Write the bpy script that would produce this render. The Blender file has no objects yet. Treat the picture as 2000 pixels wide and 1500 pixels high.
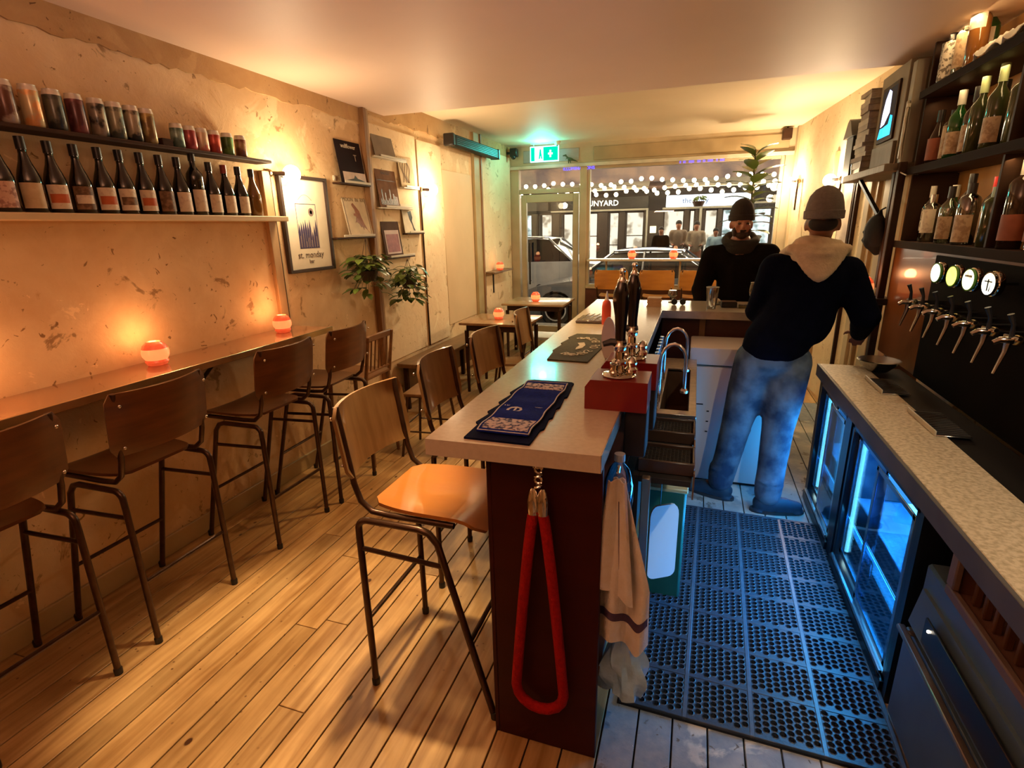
import bpy, bmesh, math, random
from mathutils import Vector as V, Matrix, Euler
random.seed(7)
PI = math.pi
S = bpy.context.scene
C = S.collection

# ---------------------------------------------------------------- camera
cam = bpy.data.cameras.new('camera'); camo = bpy.data.objects.new('camera', cam); C.objects.link(camo)
cam.sensor_fit = 'HORIZONTAL'; cam.sensor_width = 36; cam.lens = 18.72; cam.clip_start = .02; cam.clip_end = 200
camo.matrix_world = Matrix(((0.94779, -0.07087, 0.31092, 0), (0.31820, 0.27457, -0.90739, 0), (-0.02106, 0.95895, 0.28279, 1.68), (0, 0, 0, 1)))
S.camera = camo
# ---------------------------------------------------------------- view, world
S.view_settings.view_transform = 'Standard'; S.view_settings.look = 'None'
S.view_settings.exposure = 0.0; S.view_settings.gamma = 1; S.view_settings.use_curve_mapping = False
cy = S.cycles
cy.use_denoising = True
try: cy.denoiser = 'OPENIMAGEDENOISE'
except Exception: pass
cy.max_bounces = 7; cy.diffuse_bounces = 4; cy.glossy_bounces = 4; cy.transmission_bounces = 6; cy.transparent_max_bounces = 12
cy.sample_clamp_indirect = 4; cy.sample_clamp_direct = 0; cy.caustics_reflective = False; cy.caustics_refractive = False
cy.use_adaptive_sampling = True; cy.adaptive_threshold = 0.02; cy.blur_glossy = .5
W = bpy.data.worlds.new('night'); S.world = W; W.use_nodes = True
W.node_tree.nodes['Background'].inputs[0].default_value = (.05, .055, .09, 1)
W.node_tree.nodes['Background'].inputs[1].default_value = .35

def light(name, kind, loc, power, col, size=.1, aim=None, spot=None, blend=.6, sy=None):
    l = bpy.data.lights.new(name, kind); l.energy = power; l.color = col
    if kind == 'AREA':
        l.shape = 'RECTANGLE'; l.size = size; l.size_y = sy or size
    else: l.shadow_soft_size = size
    if kind == 'SPOT': l.spot_size = spot; l.spot_blend = blend
    o = bpy.data.objects.new(name, l); C.objects.link(o); o.location = loc
    if aim is not None: o.rotation_euler = (V(aim) - V(loc)).to_track_quat('-Z', 'Y').to_euler()
    return o
WARM = (1, .60, .24)
# ceiling downlights of the room (two of them over the customer side, outside the frame) with an added wall spot and unseen ceiling fill
light('room_spot', 'SPOT', (-1.15, 1.75, 2.56), 330, (1, .67, .34), .05, (-1.36, 1.42, 0), math.radians(40), .6)
light('room_spot', 'SPOT', (-1.0, 3.4, 2.56), 110, (1, .58, .22), .05, (-1.2, 3.0, 0), math.radians(75), .7)
light('room_spot', 'SPOT', (1.05, .9, 2.5), 62, (1, .86, .62), .05, (.95, 1.9, .87), math.radians(70), .6)
light('room_spot', 'SPOT', (-1.0, 6.0, 2.72), 95, (1, .82, .56), .06, (-2.62, 5.9, 1.2), math.radians(100), .8)  # added spot without a fitting, brightens the far plaster wall
light('ceiling_fill', 'AREA', (-.9, .1, 2.0), 30, (1, .56, .36), .5, (-.9, .2, 3.2), sy=.5)  # added area fill aimed up, unseen; bounces off the ceiling

# ---------------------------------------------------------------- materials
MATS = {}
def mat(name, col=(.5, .5, .5), rough=.5, metal=0, col2=None, scale=8, var=.5, bump=0, bscale=None, emit=None, es=0, stretch=None, detail=4, trans=0, spec=.5, coat=0, contrast=None, alpha=1, sheen=0, rnd=0):
    if name in MATS: return MATS[name]
    m = bpy.data.materials.new(name); m.use_nodes = True; MATS[name] = m
    nt = m.node_tree; N = nt.nodes; L = nt.links; b = N['Principled BSDF']
    c1 = tuple(col) + (1,)
    c2 = tuple(col2) + (1,) if col2 else tuple(x * .72 for x in col) + (1,)
    tc = N.new('ShaderNodeTexCoord'); mp = N.new('ShaderNodeMapping'); L.new(tc.outputs['Object'], mp.inputs[0])
    if stretch: mp.inputs['Scale'].default_value = stretch
    no = N.new('ShaderNodeTexNoise'); no.inputs['Scale'].default_value = scale; no.inputs['Detail'].default_value = detail
    L.new(mp.outputs[0], no.inputs['Vector'])
    cr = N.new('ShaderNodeValToRGB'); lo, hi = contrast or (.5 - var * .4, .5 + var * .4)
    cr.color_ramp.elements[0].position = lo; cr.color_ramp.elements[1].position = hi
    cr.color_ramp.elements[0].color = c2; cr.color_ramp.elements[1].color = c1
    L.new(no.outputs['Fac'], cr.inputs[0])
    out = cr.outputs[0]
    if rnd:
        oi = N.new('ShaderNodeObjectInfo'); mx = N.new('ShaderNodeHueSaturation'); mr = N.new('ShaderNodeMapRange')
        mr.inputs[3].default_value = 1 - rnd; mr.inputs[4].default_value = 1 + rnd
        L.new(oi.outputs['Random'], mr.inputs[0]); L.new(mr.outputs[0], mx.inputs['Value']); L.new(out, mx.inputs['Color']); out = mx.outputs[0]
    L.new(out, b.inputs['Base Color'])
    b.inputs['Roughness'].default_value = rough; b.inputs['Metallic'].default_value = metal
    b.inputs['Specular IOR Level'].default_value = spec
    if trans: b.inputs['Transmission Weight'].default_value = trans; b.inputs['IOR'].default_value = 1.45
    if coat: b.inputs['Coat Weight'].default_value = coat
    if sheen: b.inputs['Sheen Weight'].default_value = sheen
    if emit: b.inputs['Emission Color'].default_value = tuple(emit) + (1,); b.inputs['Emission Strength'].default_value = es
    if bump:
        bn = N.new('ShaderNodeTexNoise'); bn.inputs['Scale'].default_value = bscale or scale * 3; bn.inputs['Detail'].default_value = 6
        L.new(mp.outputs[0], bn.inputs['Vector'])
        bp = N.new('ShaderNodeBump'); bp.inputs['Strength'].default_value = bump; bp.inputs['Distance'].default_value = .01
        L.new(bn.outputs['Fac'], bp.inputs['Height']); L.new(bp.outputs[0], b.inputs['Normal'])
    return m

def glassmat(name, tint=(1, 1, 1), refl=.12, rough=.02):
    if name in MATS: return MATS[name]
    m = bpy.data.materials.new(name); m.use_nodes = True; MATS[name] = m
    nt = m.node_tree; N = nt.nodes; L = nt.links; N.remove(N['Principled BSDF'])
    t = N.new('ShaderNodeBsdfTransparent'); t.inputs[0].default_value = tuple(tint) + (1,)
    g = N.new('ShaderNodeBsdfGlossy'); g.inputs['Roughness'].default_value = rough
    fr = N.new('ShaderNodeLayerWeight'); fr.inputs['Blend'].default_value = .35
    mu = N.new('ShaderNodeMath'); mu.operation = 'MULTIPLY_ADD'; mu.inputs[1].default_value = .8; mu.inputs[2].default_value = refl * .5
    L.new(fr.outputs['Fresnel'], mu.inputs[0])
    mx = N.new('ShaderNodeMixShader'); L.new(mu.outputs[0], mx.inputs[0]); L.new(t.outputs[0], mx.inputs[1]); L.new(g.outputs[0], mx.inputs[2])
    L.new(mx.outputs[0], N['Material Output'].inputs[0])
    return m

def emat(name, col, s, col2=None, scale=6, contrast=(.4, .6), stretch=None):
    return mat(name, col=(.02, .02, .02), rough=.6) if False else _emat(name, col, s, col2, scale, contrast, stretch)
def _emat(name, col, s, col2, scale, contrast, stretch=None):
    if name in MATS: return MATS[name]
    m = bpy.data.materials.new(name); m.use_nodes = True; MATS[name] = m
    nt = m.node_tree; N = nt.nodes; L = nt.links; N.remove(N['Principled BSDF'])
    e = N.new('ShaderNodeEmission'); e.inputs[1].default_value = s
    tc = N.new('ShaderNodeTexCoord'); no = N.new('ShaderNodeTexNoise'); no.inputs['Scale'].default_value = scale
    mp = N.new('ShaderNodeMapping'); L.new(tc.outputs['Object'], mp.inputs[0]); L.new(mp.outputs[0], no.inputs['Vector'])
    if stretch: mp.inputs['Scale'].default_value = stretch
    cr = N.new('ShaderNodeValToRGB'); cr.color_ramp.elements[0].position = contrast[0]; cr.color_ramp.elements[1].position = contrast[1]
    cr.color_ramp.elements[0].color = tuple(col2 or col) + (1,); cr.color_ramp.elements[1].color = tuple(col) + (1,)
    L.new(no.outputs['Fac'], cr.inputs[0]); L.new(cr.outputs[0], e.inputs[0]); L.new(e.outputs[0], N['Material Output'].inputs[0])
    return m

def plaster(name, cream, tan, brown, extra=(.55, .30, .16), seed=0):
    """layered stripped plaster: broad tan fields, cream patches with ragged rims, dark spots and scratches"""
    m = bpy.data.materials.new(name); m.use_nodes = True; MATS[name] = m
    nt = m.node_tree; N = nt.nodes; L = nt.links; b = N['Principled BSDF']
    tc = N.new('ShaderNodeTexCoord'); mp = N.new('ShaderNodeMapping'); mp.inputs['Location'].default_value = (seed, seed * 1.7, seed * .6)
    L.new(tc.outputs['Object'], mp.inputs[0])
    def nz(sc, det=6, dist=0, rough=.55):
        n = N.new('ShaderNodeTexNoise'); n.inputs['Scale'].default_value = sc; n.inputs['Detail'].default_value = det
        n.inputs['Distortion'].default_value = dist; n.inputs['Roughness'].default_value = rough; L.new(mp.outputs[0], n.inputs['Vector']); return n.outputs['Fac']
    def ramp(src, a, c, ca=(0, 0, 0, 1), cb=(1, 1, 1, 1)):
        r = N.new('ShaderNodeValToRGB'); r.color_ramp.elements[0].position = a; r.color_ramp.elements[1].position = c
        r.color_ramp.elements[0].color = ca; r.color_ramp.elements[1].color = cb; L.new(src, r.inputs[0]); return r.outputs[0]
    def mix(f, a, c):
        x = N.new('ShaderNodeMix'); x.data_type = 'RGBA'
        if isinstance(f, float): x.inputs[0].default_value = f
        else: L.new(f, x.inputs[0])
        for k, s in ((6, a), (7, c)):
            if isinstance(s, tuple): x.inputs[k].default_value = s + (1,)
            else: L.new(s, x.inputs[k])
        return x.outputs[2]
    base = mix(ramp(nz(.9, 4, .4), .42, .58), tan, cream)
    base = mix(ramp(nz(2.3, 7, .8), .54, .57), base, cream)
    base = mix(ramp(nz(3.6, 5, .3), .40, .66, (0, 0, 0, 1), (.85, .85, .85, 1)), base, tan)
    base = mix(ramp(nz(3.1, 9, 1.2, .7), .645, .655), base, tuple(min(1, q * 1.12) for q in cream))
    base = mix(ramp(nz(1.7, 9, .7, .7), .625, .66, (0, 0, 0, 1), (.75, .75, .75, 1)), base, extra)
    base = mix(ramp(nz(5.5, 8, .5, .6), .625, .66, (0, 0, 0, 1), (.8, .8, .8, 1)), base, brown)
    base = mix(ramp(nz(16, 4, 1.5), .665, .70), base, brown)
    base = mix(ramp(nz(28, 5, 0), .3, .8, (0, 0, 0, 1), (.25, .25, .25, 1)), base, cream)
    L.new(base, b.inputs['Base Color']); b.inputs['Roughness'].default_value = .8; b.inputs['Specular IOR Level'].default_value = .25
    bp = N.new('ShaderNodeBump'); bp.inputs['Strength'].default_value = .55; bp.inputs['Distance'].default_value = .012
    L.new(nz(9, 9, .5, .65), bp.inputs['Height']); L.new(bp.outputs[0], b.inputs['Normal'])
    return m

def woodfloor(name='floorboards'):
    m = bpy.data.materials.new(name); m.use_nodes = True; MATS[name] = m
    nt = m.node_tree; N = nt.nodes; L = nt.links; b = N['Principled BSDF']
    tc = N.new('ShaderNodeTexCoord'); oi = N.new('ShaderNodeObjectInfo')
    mp = N.new('ShaderNodeMapping'); mp.inputs['Scale'].default_value = (9, .7, 9)
    L.new(tc.outputs['Object'], mp.inputs[0])
    no = N.new('ShaderNodeTexNoise'); no.noise_dimensions = '4D'; no.inputs['Scale'].default_value = 3; no.inputs['Detail'].default_value = 7; no.inputs['Distortion'].default_value = .6
    L.new(mp.outputs[0], no.inputs['Vector'])
    mu = N.new('ShaderNodeMath'); mu.operation = 'MULTIPLY'; mu.inputs[1].default_value = 40; L.new(oi.outputs['Random'], mu.inputs[0]); L.new(mu.outputs[0], no.inputs['W'])
    cr = N.new('ShaderNodeValToRGB'); e = cr.color_ramp.elements; e[0].position = .3; e[0].color = (.30, .16, .05, 1); e[1].position = .72; e[1].color = (.62, .42, .19, 1)
    L.new(no.outputs['Fac'], cr.inputs[0])
    # knots, stains and nail heads
    mp2 = N.new('ShaderNodeMapping'); mp2.inputs['Scale'].default_value = (1, .7, 1); L.new(tc.outputs['Object'], mp2.inputs[0])
    vo = N.new('ShaderNodeTexVoronoi'); vo.inputs['Scale'].default_value = 6.5; L.new(mp2.outputs[0], vo.inputs['Vector'])
    r2 = N.new('ShaderNodeValToRGB'); r2.color_ramp.elements[0].position = .06; r2.color_ramp.elements[1].position = .085
    r2.color_ramp.elements[0].color = (1, 1, 1, 1); r2.color_ramp.elements[1].color = (0, 0, 0, 1)
    L.new(vo.outputs['Distance'], r2.inputs[0])
    mx = N.new('ShaderNodeMix'); mx.data_type = 'RGBA'; L.new(r2.outputs[0], mx.inputs[0]); 
    vo2 = N.new('ShaderNodeTexVoronoi'); vo2.inputs['Scale'].default_value = 19; L.new(tc.outputs['Object'], vo2.inputs['Vector'])
    r4 = N.new('ShaderNodeValToRGB'); r4.color_ramp.elements[0].position = .05; r4.color_ramp.elements[1].position = .12; r4.color_ramp.elements[0].color = (1, 1, 1, 1); r4.color_ramp.elements[1].color = (0, 0, 0, 1); L.new(vo2.outputs['Distance'], r4.inputs[0])
    n5 = N.new('ShaderNodeTexNoise'); n5.inputs['Scale'].default_value = 1.3; L.new(tc.outputs['Object'], n5.inputs['Vector']); r5 = N.new('ShaderNodeValToRGB'); r5.color_ramp.elements[0].position = .50; r5.color_ramp.elements[1].position = .56; L.new(n5.outputs['Fac'], r5.inputs[0])
    mm1 = N.new('ShaderNodeMath'); mm1.operation = 'MULTIPLY'; L.new(r4.outputs[0], mm1.inputs[0]); L.new(r5.outputs[0], mm1.inputs[1])
    mx0 = N.new('ShaderNodeMix'); mx0.data_type = 'RGBA'; L.new(mm1.outputs[0], mx0.inputs[0]); L.new(cr.outputs[0], mx0.inputs[6]); mx0.inputs[7].default_value = (.16, .07, .025, 1)
    L.new(mx0.outputs[2], mx.inputs[6]); mx.inputs[7].default_value = (.07, .025, .008, 1)
    no2 = N.new('ShaderNodeTexNoise'); no2.inputs['Scale'].default_value = 2.2; no2.inputs['Detail'].default_value = 8; L.new(tc.outputs['Object'], no2.inputs['Vector'])
    r3 = N.new('ShaderNodeValToRGB'); r3.color_ramp.elements[0].position = .40; r3.color_ramp.elements[0].color = (.62, .55, .5, 1); r3.color_ramp.elements[1].position = .6; r3.color_ramp.elements[1].color = (1, 1, 1, 1)
    L.new(no2.outputs['Fac'], r3.inputs[0])
    m2 = N.new('ShaderNodeMix'); m2.data_type = 'RGBA'; m2.blend_type = 'MULTIPLY'; m2.inputs[0].default_value = .8; L.new(mx.outputs[2], m2.inputs[6]); L.new(r3.outputs[0], m2.inputs[7])
    hs = N.new('ShaderNodeHueSaturation'); mr = N.new('ShaderNodeMapRange'); mr.inputs[3].default_value = .82; mr.inputs[4].default_value = 1.15
    L.new(oi.outputs['Random'], mr.inputs[0]); L.new(mr.outputs[0], hs.inputs['Value']); L.new(m2.outputs[2], hs.inputs['Color'])
    L.new(hs.outputs[0], b.inputs['Base Color'])
    b.inputs['Roughness'].default_value = .38; b.inputs['Specular IOR Level'].default_value = .45
    bp = N.new('ShaderNodeBump'); bp.inputs['Strength'].default_value = .25; bp.inputs['Distance'].default_value = .004
    L.new(no.outputs['Fac'], bp.inputs['Height']); L.new(bp.outputs[0], b.inputs['Normal'])
    return m

# ---------------------------------------------------------------- mesh helpers
class MB:
    def __init__(s): s.b = bmesh.new()
    def box(s, x0, x1, y0, y1, z0, z1, m=None):
        return s.cb(((x0 + x1) / 2, (y0 + y1) / 2, (z0 + z1) / 2), (abs(x1 - x0), abs(y1 - y0), abs(z1 - z0)), m=m)
    def cb(s, c, d, rot=(0, 0, 0), m=None):
        M = Matrix.Translation(c) @ Euler(rot).to_matrix().to_4x4() @ Matrix.Diagonal((*d, 1))
        if m is not None: M = m @ M
        bmesh.ops.create_cube(s.b, size=1, matrix=M); return s
    def tube(s, pts, r, n=8, closed=False, flat=1):
        pts = [V(p) for p in pts]; k = len(pts); R = r if isinstance(r, (list, tuple)) else [r] * k
        tang = []
        for i in range(k):
            a = pts[i - 1] if (i > 0 or closed) else pts[i]; c = pts[(i + 1) % k] if (i < k - 1 or closed) else pts[i]
            tang.append((c - a).normalized())
        u = tang[0].orthogonal().normalized(); rings = []
        for i in range(k):
            u = (u - tang[i] * u.dot(tang[i])).normalized(); w = tang[i].cross(u)
            rings.append([s.b.verts.new(pts[i] + (u * math.cos(2 * PI * j / n) + w * math.sin(2 * PI * j / n) * flat) * R[i]) for j in range(n)])
        for i in range(k if closed else k - 1):
            A, B = rings[i], rings[(i + 1) % k]
            for j in range(n):
                try: s.b.faces.new((A[j], A[(j + 1) % n], B[(j + 1) % n], B[j]))
                except Exception: pass
        if not closed:
            s.b.faces.new(rings[0][::-1]); s.b.faces.new(rings[-1])
        return s
    def lathe(s, prof, c=(0, 0, 0), n=16, axis='Z', m=None, arc=None):
        """prof: [(r, z)] bottom to top; ends close when r is 0"""
        c = V(c); rings = []
        R = {'Z': Matrix.Identity(3), 'X': Matrix(((0, 0, 1), (0, 1, 0), (-1, 0, 0))), 'Y': Matrix(((1, 0, 0), (0, 0, 1), (0, -1, 0)))}[axis]
        full = arc is None; a0, a1 = arc or (0, 2 * PI); nn = n if full else n + 1
        for r, z in prof:
            if r < 1e-6:
                p = R @ V((0, 0, z)) + c; rings.append([s.b.verts.new(m @ p if m else p)])
            else:
                ring = []
                for j in range(nn):
                    a = a0 + (a1 - a0) * j / n; p = R @ V((r * math.cos(a), r * math.sin(a), z)) + c
                    ring.append(s.b.verts.new(m @ p if m else p))
                rings.append(ring)
        for A, B in zip(rings, rings[1:]):
            for j in range(n):
                j2 = (j + 1) % nn
                if len(A) == 1 and len(B) == 1: continue
                if len(A) == 1: f = (A[0], B[j2], B[j])
                elif len(B) == 1: f = (A[j], A[j2], B[0])
                else: f = (A[j], A[j2], B[j2], B[j])
                s.b.faces.new(f)
        if full:
            if len(rings[0]) > 1: s.b.faces.new(rings[0][::-1])
            if len(rings[-1]) > 1: s.b.faces.new(rings[-1])
        return s
    def ell(s, c, r, rot=(0, 0, 0), u=16, v=10, m=None):
        if not isinstance(r, (tuple, list)): r = (r, r, r)
        M = Matrix.Translation(c) @ Euler(rot).to_matrix().to_4x4() @ Matrix.Diagonal((*r, 1))
        if m is not None: M = m @ M
        bmesh.ops.create_uvsphere(s.b, u_segments=u, v_segments=v, radius=1, matrix=M); return s
    def cap(s, p, q, r1, r2=None, n=12):
        r2 = r1 if r2 is None else r2; p = V(p); q = V(q); s.tube([p, q], [r1, r2], n); s.ell(p, r1, u=n, v=8); s.ell(q, r2, u=n, v=8); return s
    def prism(s, pts, z0, z1, m=None):
        """closed outline (x, y) counter-clockwise, extruded z0..z1"""
        A = [V((x, y, z0)) for x, y in pts]; B = [V((x, y, z1)) for x, y in pts]
        if m: A = [m @ p for p in A]; B = [m @ p for p in B]
        A = [s.b.verts.new(p) for p in A]; B = [s.b.verts.new(p) for p in B]; n = len(A)
        s.b.faces.new(A[::-1]); s.b.faces.new(B)
        for i in range(n): s.b.faces.new((A[i], A[(i + 1) % n], B[(i + 1) % n], B[i]))
        return s
    def sheet(s, f, nu, nv, th=0):
        """f(u, v) -> point, u and v in 0..1; th thickens along the surface normal"""
        P = [[V(f(i / nu, j / nv)) for j in range(nv + 1)] for i in range(nu + 1)]
        def nrm(i, j):
            a = P[min(i + 1, nu)][j] - P[max(i - 1, 0)][j]; c = P[i][min(j + 1, nv)] - P[i][max(j - 1, 0)]; return a.cross(c).normalized()
        A = [[s.b.verts.new(P[i][j]) for j in range(nv + 1)] for i in range(nu + 1)]
        for i in range(nu):
            for j in range(nv): s.b.faces.new((A[i][j], A[i + 1][j], A[i + 1][j + 1], A[i][j + 1]))
        if th:
            B = [[s.b.verts.new(P[i][j] - nrm(i, j) * th) for j in range(nv + 1)] for i in range(nu + 1)]
            for i in range(nu):
                for j in range(nv): s.b.faces.new((B[i][j], B[i][j + 1], B[i + 1][j + 1], B[i + 1][j]))
            for i in range(nu):
                s.b.faces.new((A[i][0], B[i][0], B[i + 1][0], A[i + 1][0])); s.b.faces.new((A[i][nv], A[i + 1][nv], B[i + 1][nv], B[i][nv]))
            for j in range(nv):
                s.b.faces.new((A[0][j], A[0][j + 1], B[0][j + 1], B[0][j])); s.b.faces.new((A[nu][j], B[nu][j], B[nu][j + 1], A[nu][j + 1]))
        return s
    def build(s, name, material, parent=None, smooth=False, bevel=0, seg=1, loc=None, rot=None, label=None, angle=40):
        if bevel:
            es = [e for e in s.b.edges if len(e.link_faces) == 2 and e.calc_face_angle(0) > .6]
            bmesh.ops.bevel(s.b, geom=es, offset=bevel, segments=seg, affect='EDGES', profile=.6, clamp_overlap=True)
        bmesh.ops.recalc_face_normals(s.b, faces=s.b.faces)
        me = bpy.data.meshes.new(name); s.b.to_mesh(me); s.b.free()
        if smooth or bevel:
            for p in me.polygons: p.use_smooth = True
            try: me.set_sharp_from_angle(angle=math.radians(angle))
            except Exception: pass
        me.materials.append(material)
        o = bpy.data.objects.new(name, me); C.objects.link(o)
        if parent is not None: o.parent = parent
        if loc is not None: o.location = loc
        if rot is not None: o.rotation_euler = rot
        if label: o['label'] = label
        return o

def tag(o, label, cat, group=None, kind=None):
    o['label'] = label; o['category'] = cat
    if group: o['group'] = group
    if kind: o['kind'] = kind
    return o
def thing(name, label, cat, loc=(0, 0, 0), rz=0, group=None, rot=None):
    o = bpy.data.objects.new(name, None); C.objects.link(o); o.location = loc; o.rotation_euler = rot or (0, 0, rz)
    o.empty_display_size = .05
    return tag(o, label, cat, group)
def struct(o): o['kind'] = 'structure'; return o
KIDS = {}
def dup(root, loc, rz=0, label=None, group=None, scale=None, rot=None):
    r = root.copy(); C.objects.link(r); r.location = loc; r.rotation_euler = rot or (0, 0, rz)
    if scale: r.scale = (scale,) * 3 if not isinstance(scale, tuple) else scale
    if label: r['label'] = label
    if group: r['group'] = group
    for ch in [c for c in bpy.data.objects if c.parent == root]:
        c = ch.copy(); C.objects.link(c); c.parent = r
        for g in [d for d in bpy.data.objects if d.parent == ch]:
            d = g.copy(); C.objects.link(d); d.parent = c
    return r
def swap(root, part, material):
    """give one copied part its own mesh and material"""
    for c in [c for c in bpy.data.objects if c.parent == root and c.name.split('.')[0] == part]:
        c.data = c.data.copy(); c.data.materials[0] = material
def text(body, size, loc, xd, yd, material, parent=None, name='lettering', ext=.0006, align='CENTER', sx=1):
    cu = bpy.data.curves.new(name, 'FONT'); cu.body = body; cu.size = size; cu.extrude = ext; cu.align_x = align; cu.align_y = 'CENTER'; cu.resolution_u = 2
    t = bpy.data.objects.new(name, cu); C.objects.link(t); dg = bpy.context.evaluated_depsgraph_get()
    me = bpy.data.meshes.new_from_object(t.evaluated_get(dg)); bpy.data.objects.remove(t); bpy.data.curves.remove(cu)
    x = V(xd).normalized(); y = V(yd).normalized(); z = x.cross(y)
    M = Matrix.Translation(loc) @ Matrix((x, y, z)).transposed().to_4x4() @ Matrix.Diagonal((sx, 1, 1, 1))
    me.transform(M); me.materials.clear(); me.materials.append(material)
    o = bpy.data.objects.new(name, me); C.objects.link(o)
    if parent is not None: o.parent = parent
    return o
def blob(name, mb, material, parent, voxel=.014, it=4, label=None):
    """closed overlapping volumes fused into one continuous skin"""
    bmesh.ops.recalc_face_normals(mb.b, faces=mb.b.faces)
    me = bpy.data.meshes.new(name + '_src'); mb.b.to_mesh(me); mb.b.free()
    o = bpy.data.objects.new(name, me); C.objects.link(o)
    r = o.modifiers.new('r', 'REMESH'); r.mode = 'VOXEL'; r.voxel_size = voxel
    sm = o.modifiers.new('s', 'SMOOTH'); sm.iterations = it; sm.factor = .5
    dg = bpy.context.evaluated_depsgraph_get(); me2 = bpy.data.meshes.new_from_object(o.evaluated_get(dg))
    o.modifiers.clear(); o.data = me2; me2.name = name; bpy.data.meshes.remove(me)
    for p in me2.polygons: p.use_smooth = True
    me2.materials.clear(); me2.materials.append(material)
    if parent is not None: o.parent = parent
    if label: o['label'] = label
    return o
# ---------------------------------------------------------------- palette
plaster_l = plaster('plaster_old', (.82, .62, .36), (.66, .44, .23), (.24, .125, .045), (.50, .27, .12), 3)
plaster_p = plaster('plaster_pale', (.88, .72, .47), (.80, .60, .36), (.42, .27, .12), (.72, .52, .30), 11)
plaster_d = plaster('plaster_brown', (.58, .38, .18), (.44, .26, .11), (.15, .075, .03), (.5, .3, .15), 5)
ceil_m = mat('ceiling_paint', (.92, .70, .54), .55, col2=(.86, .65, .50), scale=1.2, bump=.08, bscale=5)
ceil2_m = mat('ceiling_paint_far', (.90, .74, .52), .6, col2=(.82, .68, .47), scale=1.2, bump=.06, bscale=6)
floor_m = woodfloor()
white_p = mat('white_paint', (.72, .66, .52), .5, scale=5, bump=.1)
frame_m = mat('frame_paint', (.52, .42, .27), .45, scale=4, col2=(.43, .34, .21), bump=.08)
cream_m = mat('cream_board', (.66, .52, .32), .6, scale=3, bump=.08)
dark_m = mat('dark_wood', (.045, .018, .008), .6, spec=.2, scale=5, stretch=(1, 1, 6))
black_m = mat('black_plastic', (.012, .011, .012), .35, scale=12)
blackm_m = mat('black_matt', (.016, .013, .012), .75, scale=12)
steel = mat('brushed_steel', (.62, .58, .52), .25, 1, scale=30, stretch=(1, 6, 1))
chrome = mat('chrome', (.88, .84, .76), .08, 1, scale=9)
brass = mat('aged_brass', (.55, .38, .16), .3, 1, scale=20)
frame_metal = mat('stool_frame_metal', (.085, .045, .025), .28, .6, scale=20, col2=(.05, .025, .014))
ply = mat('brown_plywood', (.15, .052, .014), .32, scale=5, stretch=(1, 1, 7), col2=(.09, .03, .008), coat=.3)
ply2 = mat('tan_plywood', (.26, .15, .06), .30, scale=5, stretch=(1, 7, 1), col2=(.19, .10, .035), coat=.35)
seat_m = mat('honey_seat', (.40, .155, .025), .3, scale=3, stretch=(1, 4, 1), col2=(.38, .14, .03), coat=.5, bump=.06)
orange_ply = mat('orange_plywood', (.60, .26, .05), .35, scale=4, stretch=(1, 1, 5), col2=(.48, .19, .035), coat=.3)
table_m = mat('table_wood', (.36, .19, .075), .28, scale=4, stretch=(5, 1, 1), col2=(.24, .115, .04), coat=.4, bump=.05)
bench_m = mat('bench_wood', (.22, .12, .05), .4, scale=4, stretch=(5, 1, 1), col2=(.15, .075, .03), bump=.05)
counter_m = mat('counter_lacquer', (.40, .20, .09), .16, scale=3, stretch=(4, .6, 1), col2=(.28, .13, .055), coat=.6)
bartop_m = mat('bar_laminate', (.60, .53, .42), .17, scale=60, col2=(.54, .47, .37), coat=.35, spec=.6)
redbrown = mat('oxblood_panel', (.045, .0045, .003), .5, scale=3, spec=.25, col2=(.033, .003, .002), stretch=(1, 1, 4))
brownpan = mat('brown_panel', (.10, .028, .010), .45, scale=3, col2=(.06, .016, .007), stretch=(1, 1, 3))
red_m = mat('red_gloss', (.22, .012, .010), .28, scale=6, col2=(.18, .010, .009))
rope_m = mat('red_velvet', (.42, .006, .004), .75, scale=80, col2=(.30, .004, .003), bump=.4, bscale=200, spec=.2)
speck = mat('speckled_worktop', (.62, .52, .36), .45, scale=70, col2=(.40, .32, .20), contrast=(.35, .6), bump=.1)
floor_p = plaster('floor_worn_blue_lit', (.62, .58, .48), (.20, .24, .27), (.10, .08, .06), (.12, .17, .22), 31)  # worn pale paint; its grey-blue fields carry fridge light in the colour
paper = mat('paper', (.80, .72, .56), .7, scale=20)
greyslab = mat('grey_card', (.30, .25, .20), .8, scale=6, spec=.1)
glass = glassmat('clear_glass', (.93, .95, .93), .10)
pane_m = glassmat('window_pane', (.94, .95, .95), .035, .0)
leafm = mat('green_leaf', (.15, .22, .035), .35, scale=9, col2=(.06, .10, .015), rnd=.5)
leafd = mat('rubber_leaf', (.13, .17, .035), .3, scale=6, col2=(.07, .10, .02), rnd=.4)
M_ = dict(paper=paper)

# ---------------------------------------------------------------- room shell
XL = -2.62
fl = struct(MB().box(XL - .1, 1.6, -3, 7.8, -.12, -.022).build('floor', blackm_m))
x = XL; k = 0; pitch = .1155
rr = random.Random(4)
# every board is a piece of its own; boards run from the back of the room to the window
while x < 1.5:
    y = -2.9 + rr.uniform(0, .6)
    cuts = [-3]; yy = -3 + rr.uniform(.8, 2.6)
    while yy < 7.2: cuts.append(yy); yy += rr.uniform(2.2, 4.4)
    if abs(x - (-1.48)) < .07: cuts = [-3, 1.62, 5.2]
    cuts.append(7.8)
    for a, c in zip(cuts, cuts[1:]):
        w = min(pitch, 1.5 - x)
        MB().box(x + .0028, x + w - .0028, a + .0015, c - .0015, -.022, 0).build('plank', floor_p if x > -.20 and a < 4 else floor_m, fl, bevel=.0018)
    x += pitch; k += 1
wl = struct(MB().box(XL - .12, XL, -3.1, 7.9, -.1, 3).build('wall_left', plaster_l))
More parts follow.
